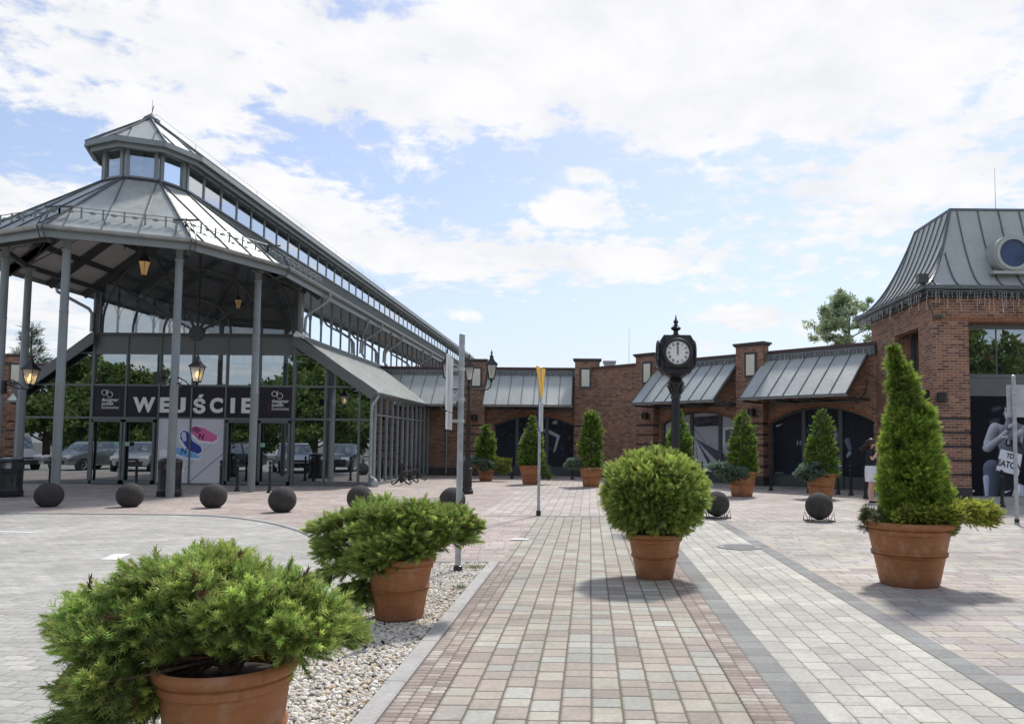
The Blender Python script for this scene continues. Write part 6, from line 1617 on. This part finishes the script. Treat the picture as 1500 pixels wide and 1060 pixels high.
# the tree belt and parked cars on the near side, seen mirrored in the glass
rt = tree('broad tree mirrored in the upper panes of the glass front', -22, -9, 6.6, (.9, 4.4), 9000, .34, 91, LB, LT, group='trees mirrored in the glass', trunk_r=.25)
places = [(-30, -14, .85), (-37, -7, 1.0), (-47, -14, 1.3), (-55, -9, .8), (-14, -17, 1.15), (-5, -24, .8), (-66, -6, 1.25), (-26, -24, 1.5), (4, -26, 1.1), (14, -24, 1.1)]
for i, (x, y, s) in enumerate(places):
    dup(rt, (x, y, 0), i * 1.3, 'one of the leafy trees that show only as reflections in the glass front', 'leafy trees showing only as reflections', s)
dup(rt, (22.5, -9, 0), .4, 'leafy tree mirrored in the window of the corner building', None, 1.7)
def car(label, x, y, rot, paint, H=1.46, L=4.2, Wd=1.72, van=False, group='parked cars mirrored in the glass front'):
    t_ = thing('parked_car', label, 'van' if van else 'car', (x, y, -.035), rot, group)
    n = 30; rings = []
    for i in range(n + 1):
        u = i / n; X = (u - .5) * L
        hw = Wd / 2 * (1 - .16 * abs(2 * u - 1) ** 4 - .02)
        belt = (.66 + .24 * min(1, u / .25)) if u < .3 else .92; belt = belt - (.10 if u > .95 else 0)
        zb = .24 + .10 * abs(2 * u - 1) ** 3
        if van: top = belt if u < .14 else (belt + (H - belt) * min(1, ((u - .14) / .16)) ** .8); top = top if u < .97 else top - .1
        else: top = belt if u < .27 else (belt + (H - belt) * math.sin(min(1, (u - .27) / .22) * PI / 2)) if u < .6 else (H - .06 * (u - .6) if u < .82 else H - (H - belt - .02) * ((u - .82) / .18) ** 1.4 - .015)
        hr = hw * (.97 if top - belt < .05 else .80)
        rings.append([(X, -hw * .94, zb), (X, -hw, zb + .16), (X, -hw, belt - .12), (X, -hw * .97, belt), (X, -hr, max(belt, top - .07)), (X, -hr * .9, max(belt + .01, top)), (X, hr * .9, max(belt + .01, top)), (X, hr, max(belt, top - .07)), (X, hw * .97, belt), (X, hw, belt - .12), (X, hw, zb + .16), (X, hw * .94, zb)])
    b = MB(); vs = [p for r in rings for p in r]; m_ = 12
    b.v = [tuple(p) for p in vs]
    for i in range(n):
        u = (i + .5) / n
        for k in range(m_):
            k2 = (k + 1) % m_; glass_ = (k in (3, 7)) and (.30 < u < .93) and not (.56 < u < .59) and (not van or u < .42)
            ws = (k in (4, 5, 6)) and ((.27 < u < .42) if not van else (.16 < u < .26)) or (k in (4, 5, 6) and u > .86 and not van)
            b.f.append([i * m_ + k, i * m_ + k2, (i + 1) * m_ + k2, (i + 1) * m_ + k]); b.mi.append(1 if (glass_ or ws) else 0); b.sm.append(True); b.c.append(None)
    b.f.append(list(range(m_))); b.f.append([n * m_ + k for k in range(m_)]); b.mi += [0, 0]; b.sm += [False, False]; b.c += [None, None]
    b.build('body', [paint, 'glass_dark'], t_)
    d = MB().box(-L / 2 - .02, -L / 2 + .08, -.55, .55, .34, .52).box(-L / 2 - .01, -L / 2 + .06, -.35, .35, .58, .66); d.build('grille', 'black_plastic', t_)
    for s in (-1, 1):
        MB().prism([(-L / 2 + .02, .60), (-L / 2 + .26, .68), (-L / 2 + .22, .78), (-L / 2 + .03, .70)], s * .42, s * .80).build('headlight', 'signback', t_)
        for X in (-L * .31, L * .31):
            w2 = MB().lathe([(.2, -.1), (.31, -.1), (.33, -.05), (.33, .05), (.31, .1), (.2, .1)], 0, 0, 0, 24, ax='y').build('wheel', 'rubber', t_, (X, s * (Wd / 2 - .1), .31))
            MB().lathe([(.2, -.115), (.17, -.09), (.05, -.10), (.001, -.10)], 0, 0, 0, 10, ax='y', sm=False, capb=False, capt=False).build('rim', 'signback', w2).rotation_euler = (0, 0, PI if s > 0 else 0)
    return t_
silver = car_paint('silver_car_paint', (.45, .46, .47), .6); whitep = car_paint('white_car_paint', (.75, .75, .74), 0); darkp = car_paint('dark_car_paint', (.03, .035, .045), .3); greyp = car_paint('grey_car_paint', (.18, .19, .20), .5)
car('white parked car mirrored in the glass right of the right doors', -14.6, 14.6, R(-118), whitep)
car('dark parked car mirrored in the right glass doors', -18.2, 14.2, R(-70), darkp)
car('silver parked car mirrored in the left glass doors', -22.6, 14.2, R(-112), silver)
car('grey parked car mirrored behind the left doors', -25.6, 13.2, R(-80), greyp)
car('silver van mirrored in the leftmost panes', -29.4, 14.0, R(-150), silver, 1.85, 4.4, 1.8, True)
car('dark parked car mirrored in the last pane before the aisle', -12.9, 12.6, R(-95), darkp)

# ================================================================ PERSON
def skinned(name, V, E, Rd, m, parent, root=0, sub=2):
    me = bpy.data.meshes.new(name); me.from_pydata(V, E, []); o = bpy.data.objects.new(name, me); col.objects.link(o)
    md = o.modifiers.new('s', 'SKIN'); md.use_smooth_shade = True; md.branch_smoothing = .6
    for v, r in zip(me.skin_vertices[0].data, Rd): v.radius = r if hasattr(r, '__len__') else (r, r)
    me.skin_vertices[0].data[root].use_root = True
    o.modifiers.new('u', 'SUBSURF').levels = sub
    bpy.context.view_layer.update()
    e_ = bpy.data.meshes.new_from_object(o.evaluated_get(bpy.context.evaluated_depsgraph_get())); bpy.data.objects.remove(o)
    e_.name = name; e_.materials.clear(); e_.materials.append(M[m]); n = bpy.data.objects.new(name, e_); col.objects.link(n); n.parent = parent
    e_.polygons.foreach_set('use_smooth', [True] * len(e_.polygons)); return n
per = thing('person', 'woman in black top, white skirt and sunglasses, hands at her mouth, beside the tall cone', 'person', (7.55, 20.8, 0), R(-38))
V = []; Ed = []; Rd = []
def jv(p, r, par=None):
    V.append(p); Rd.append(r)
    if par is not None: Ed.append((par, len(V) - 1))
    return len(V) - 1
# x = right-left, the figure faces +x here
pel = jv((0, 0, .93), (.13, .16)); wa = jv((0, 0, 1.07), (.105, .13), pel); ch = jv((.01, 0, 1.24), (.115, .15), wa); up_ = jv((0, 0, 1.36), (.09, .13), ch); nk = jv((.01, 0, 1.44), .048, up_); nk2 = jv((.03, 0, 1.49), .046, nk)
h1 = jv((.045, 0, 1.55), (.085, .07), nk2); h2 = jv((.04, 0, 1.62), (.092, .078), h1); h3 = jv((.03, 0, 1.675), (.06, .055), h2)
for s in (-1, 1):
    hp = jv((0, s * .085, .86), .095, pel); kn = jv((.02, s * .085, .48), .056, hp); cf = jv((-.01, s * .085, .34), .054, kn); an = jv((0, s * .085, .09), .034, cf); ft = jv((.07, s * .09, .04), .034, an); jv((.15, s * .10, .03), .026, ft)
    sh = jv((0, s * .165, 1.36), .05, up_); el_ = jv((.12, s * .235, 1.14), .04, sh); wr_ = jv((.20, s * .09, 1.36), .028, el_); pm = jv((.185, s * .055, 1.435), (.022, .036), wr_)
    for k, (dy, l) in enumerate(((-.024, .05), (-.008, .058), (.008, .054), (.022, .044))):
        f1 = jv((.175, s * (.055 + dy), 1.475), .009, pm); jv((.155, s * (.035 + dy * .8), 1.475 + l * .7), .008, f1)
    tb = jv((.15, s * .05, 1.44), .010, pm); jv((.125, s * .03, 1.47), .009, tb)
body = skinned('body', V, Ed, Rd, 'skin', per)
face = MB().lathe([(.001, -.02), (.014, -.012), (.012, .012), (.001, .03)], .135, 0, 1.60, 8); face.build('nose', 'skin', per)
MB().box(.12, .131, -.028, .028, 1.545, 1.556).build('mouth', simple('lips', (.4, .12, .1)), per)
gs_ = MB()
for s in (-1, 1): gs_.lathe([(.001, 0), (.03, .002), (.031, .012), (.001, .016)], 0, s * .036, 0, 14, ax='z')
gs_.v = [(.115 + p[2], p[1], 1.625 + p[0]) for p in gs_.v]
gs_.bar((.12, -.06, 1.632), (.12, .06, 1.632), .01, .01)
for s in (-1, 1): gs_.bar((.118, s * .066, 1.632), (.03, s * .085, 1.63), .008, .012)
gs_.build('sunglasses', 'black_plastic', per)
hair = MB(); hp_ = []
for i in range(13):
    th_ = PI * i / 12 * .62
    hp_.append((max(.002, .108 * math.sin(th_)), .125 * math.cos(th_)))
hair.lathe(hp_[::-1], .015, 0, 1.595, 20, capb=False)
g = np.random.default_rng(3)
for k in range(46):
    a = PI * (.42 + 1.16 * g.random()); r_ = .10; p0 = Vector((.01 + r_ * math.cos(a), r_ * math.sin(a), 1.63 + .05 * g.random())); q = p0 + Vector((-.05 * g.random(), .02 * g.normal(), -.14)); q2 = q + Vector((-.10 - .10 * g.random(), .04 * g.normal(), -.09 - .06 * g.random()))
    hair.tube([p0, q, q2], [.018, .02, .004], 5)
hair.build('hair', 'hair', per)
tp = MB(); n = 24
def ring(z, rx, ry, cx_=0): return [(cx_ + rx * math.cos(2 * PI * k / n), ry * math.sin(2 * PI * k / n), z) for k in range(n)]
def loft(b, rings):
    vs = [p for r in rings for p in r]; b.add(vs, [(i * n + k, i * n + (k + 1) % n, (i + 1) * n + (k + 1) % n, (i + 1) * n + k) for i in range(len(rings) - 1) for k in range(n)], 0, True); return b
loft(tp, [ring(.985, .150, .180), ring(1.07, .130, .158), ring(1.2, .142, .168, .005), ring(1.30, .138, .175, .01), ring(1.37, .115, .172), ring(1.415, .085, .13), ring(1.435, .062, .085)])
for s in (-1, 1): tp.tube([(0, s * .13, 1.37), (.03, s * .19, 1.31), (.075, s * .225, 1.215)], [.072, .066, .058], 12, cap=False)
tp.build('top', 'shirt', per)
MB().add([(.150, -.06, 1.18), (.150, .05, 1.2), (.147, .055, 1.29), (.147, -.05, 1.28)], [(0, 1, 2, 3)]).build('top_print', 'plaque', per)
sk = MB(); loft(sk, [ring(.56, .150, .178, .0), ring(.72, .158, .188), ring(.88, .158, .190), ring(.98, .140, .170), ring(1.0, .135, .165)]); sk.build('skirt', 'skirt', per)
for s in (-1, 1): MB().lathe([(.001, 0), (.045, 0), (.05, .02), (.04, .05)], 0, 0, 0, 12).build('shoe', 'shirt', per, (.07, s * .095, 0)).scale = (2.2, .9, 1)
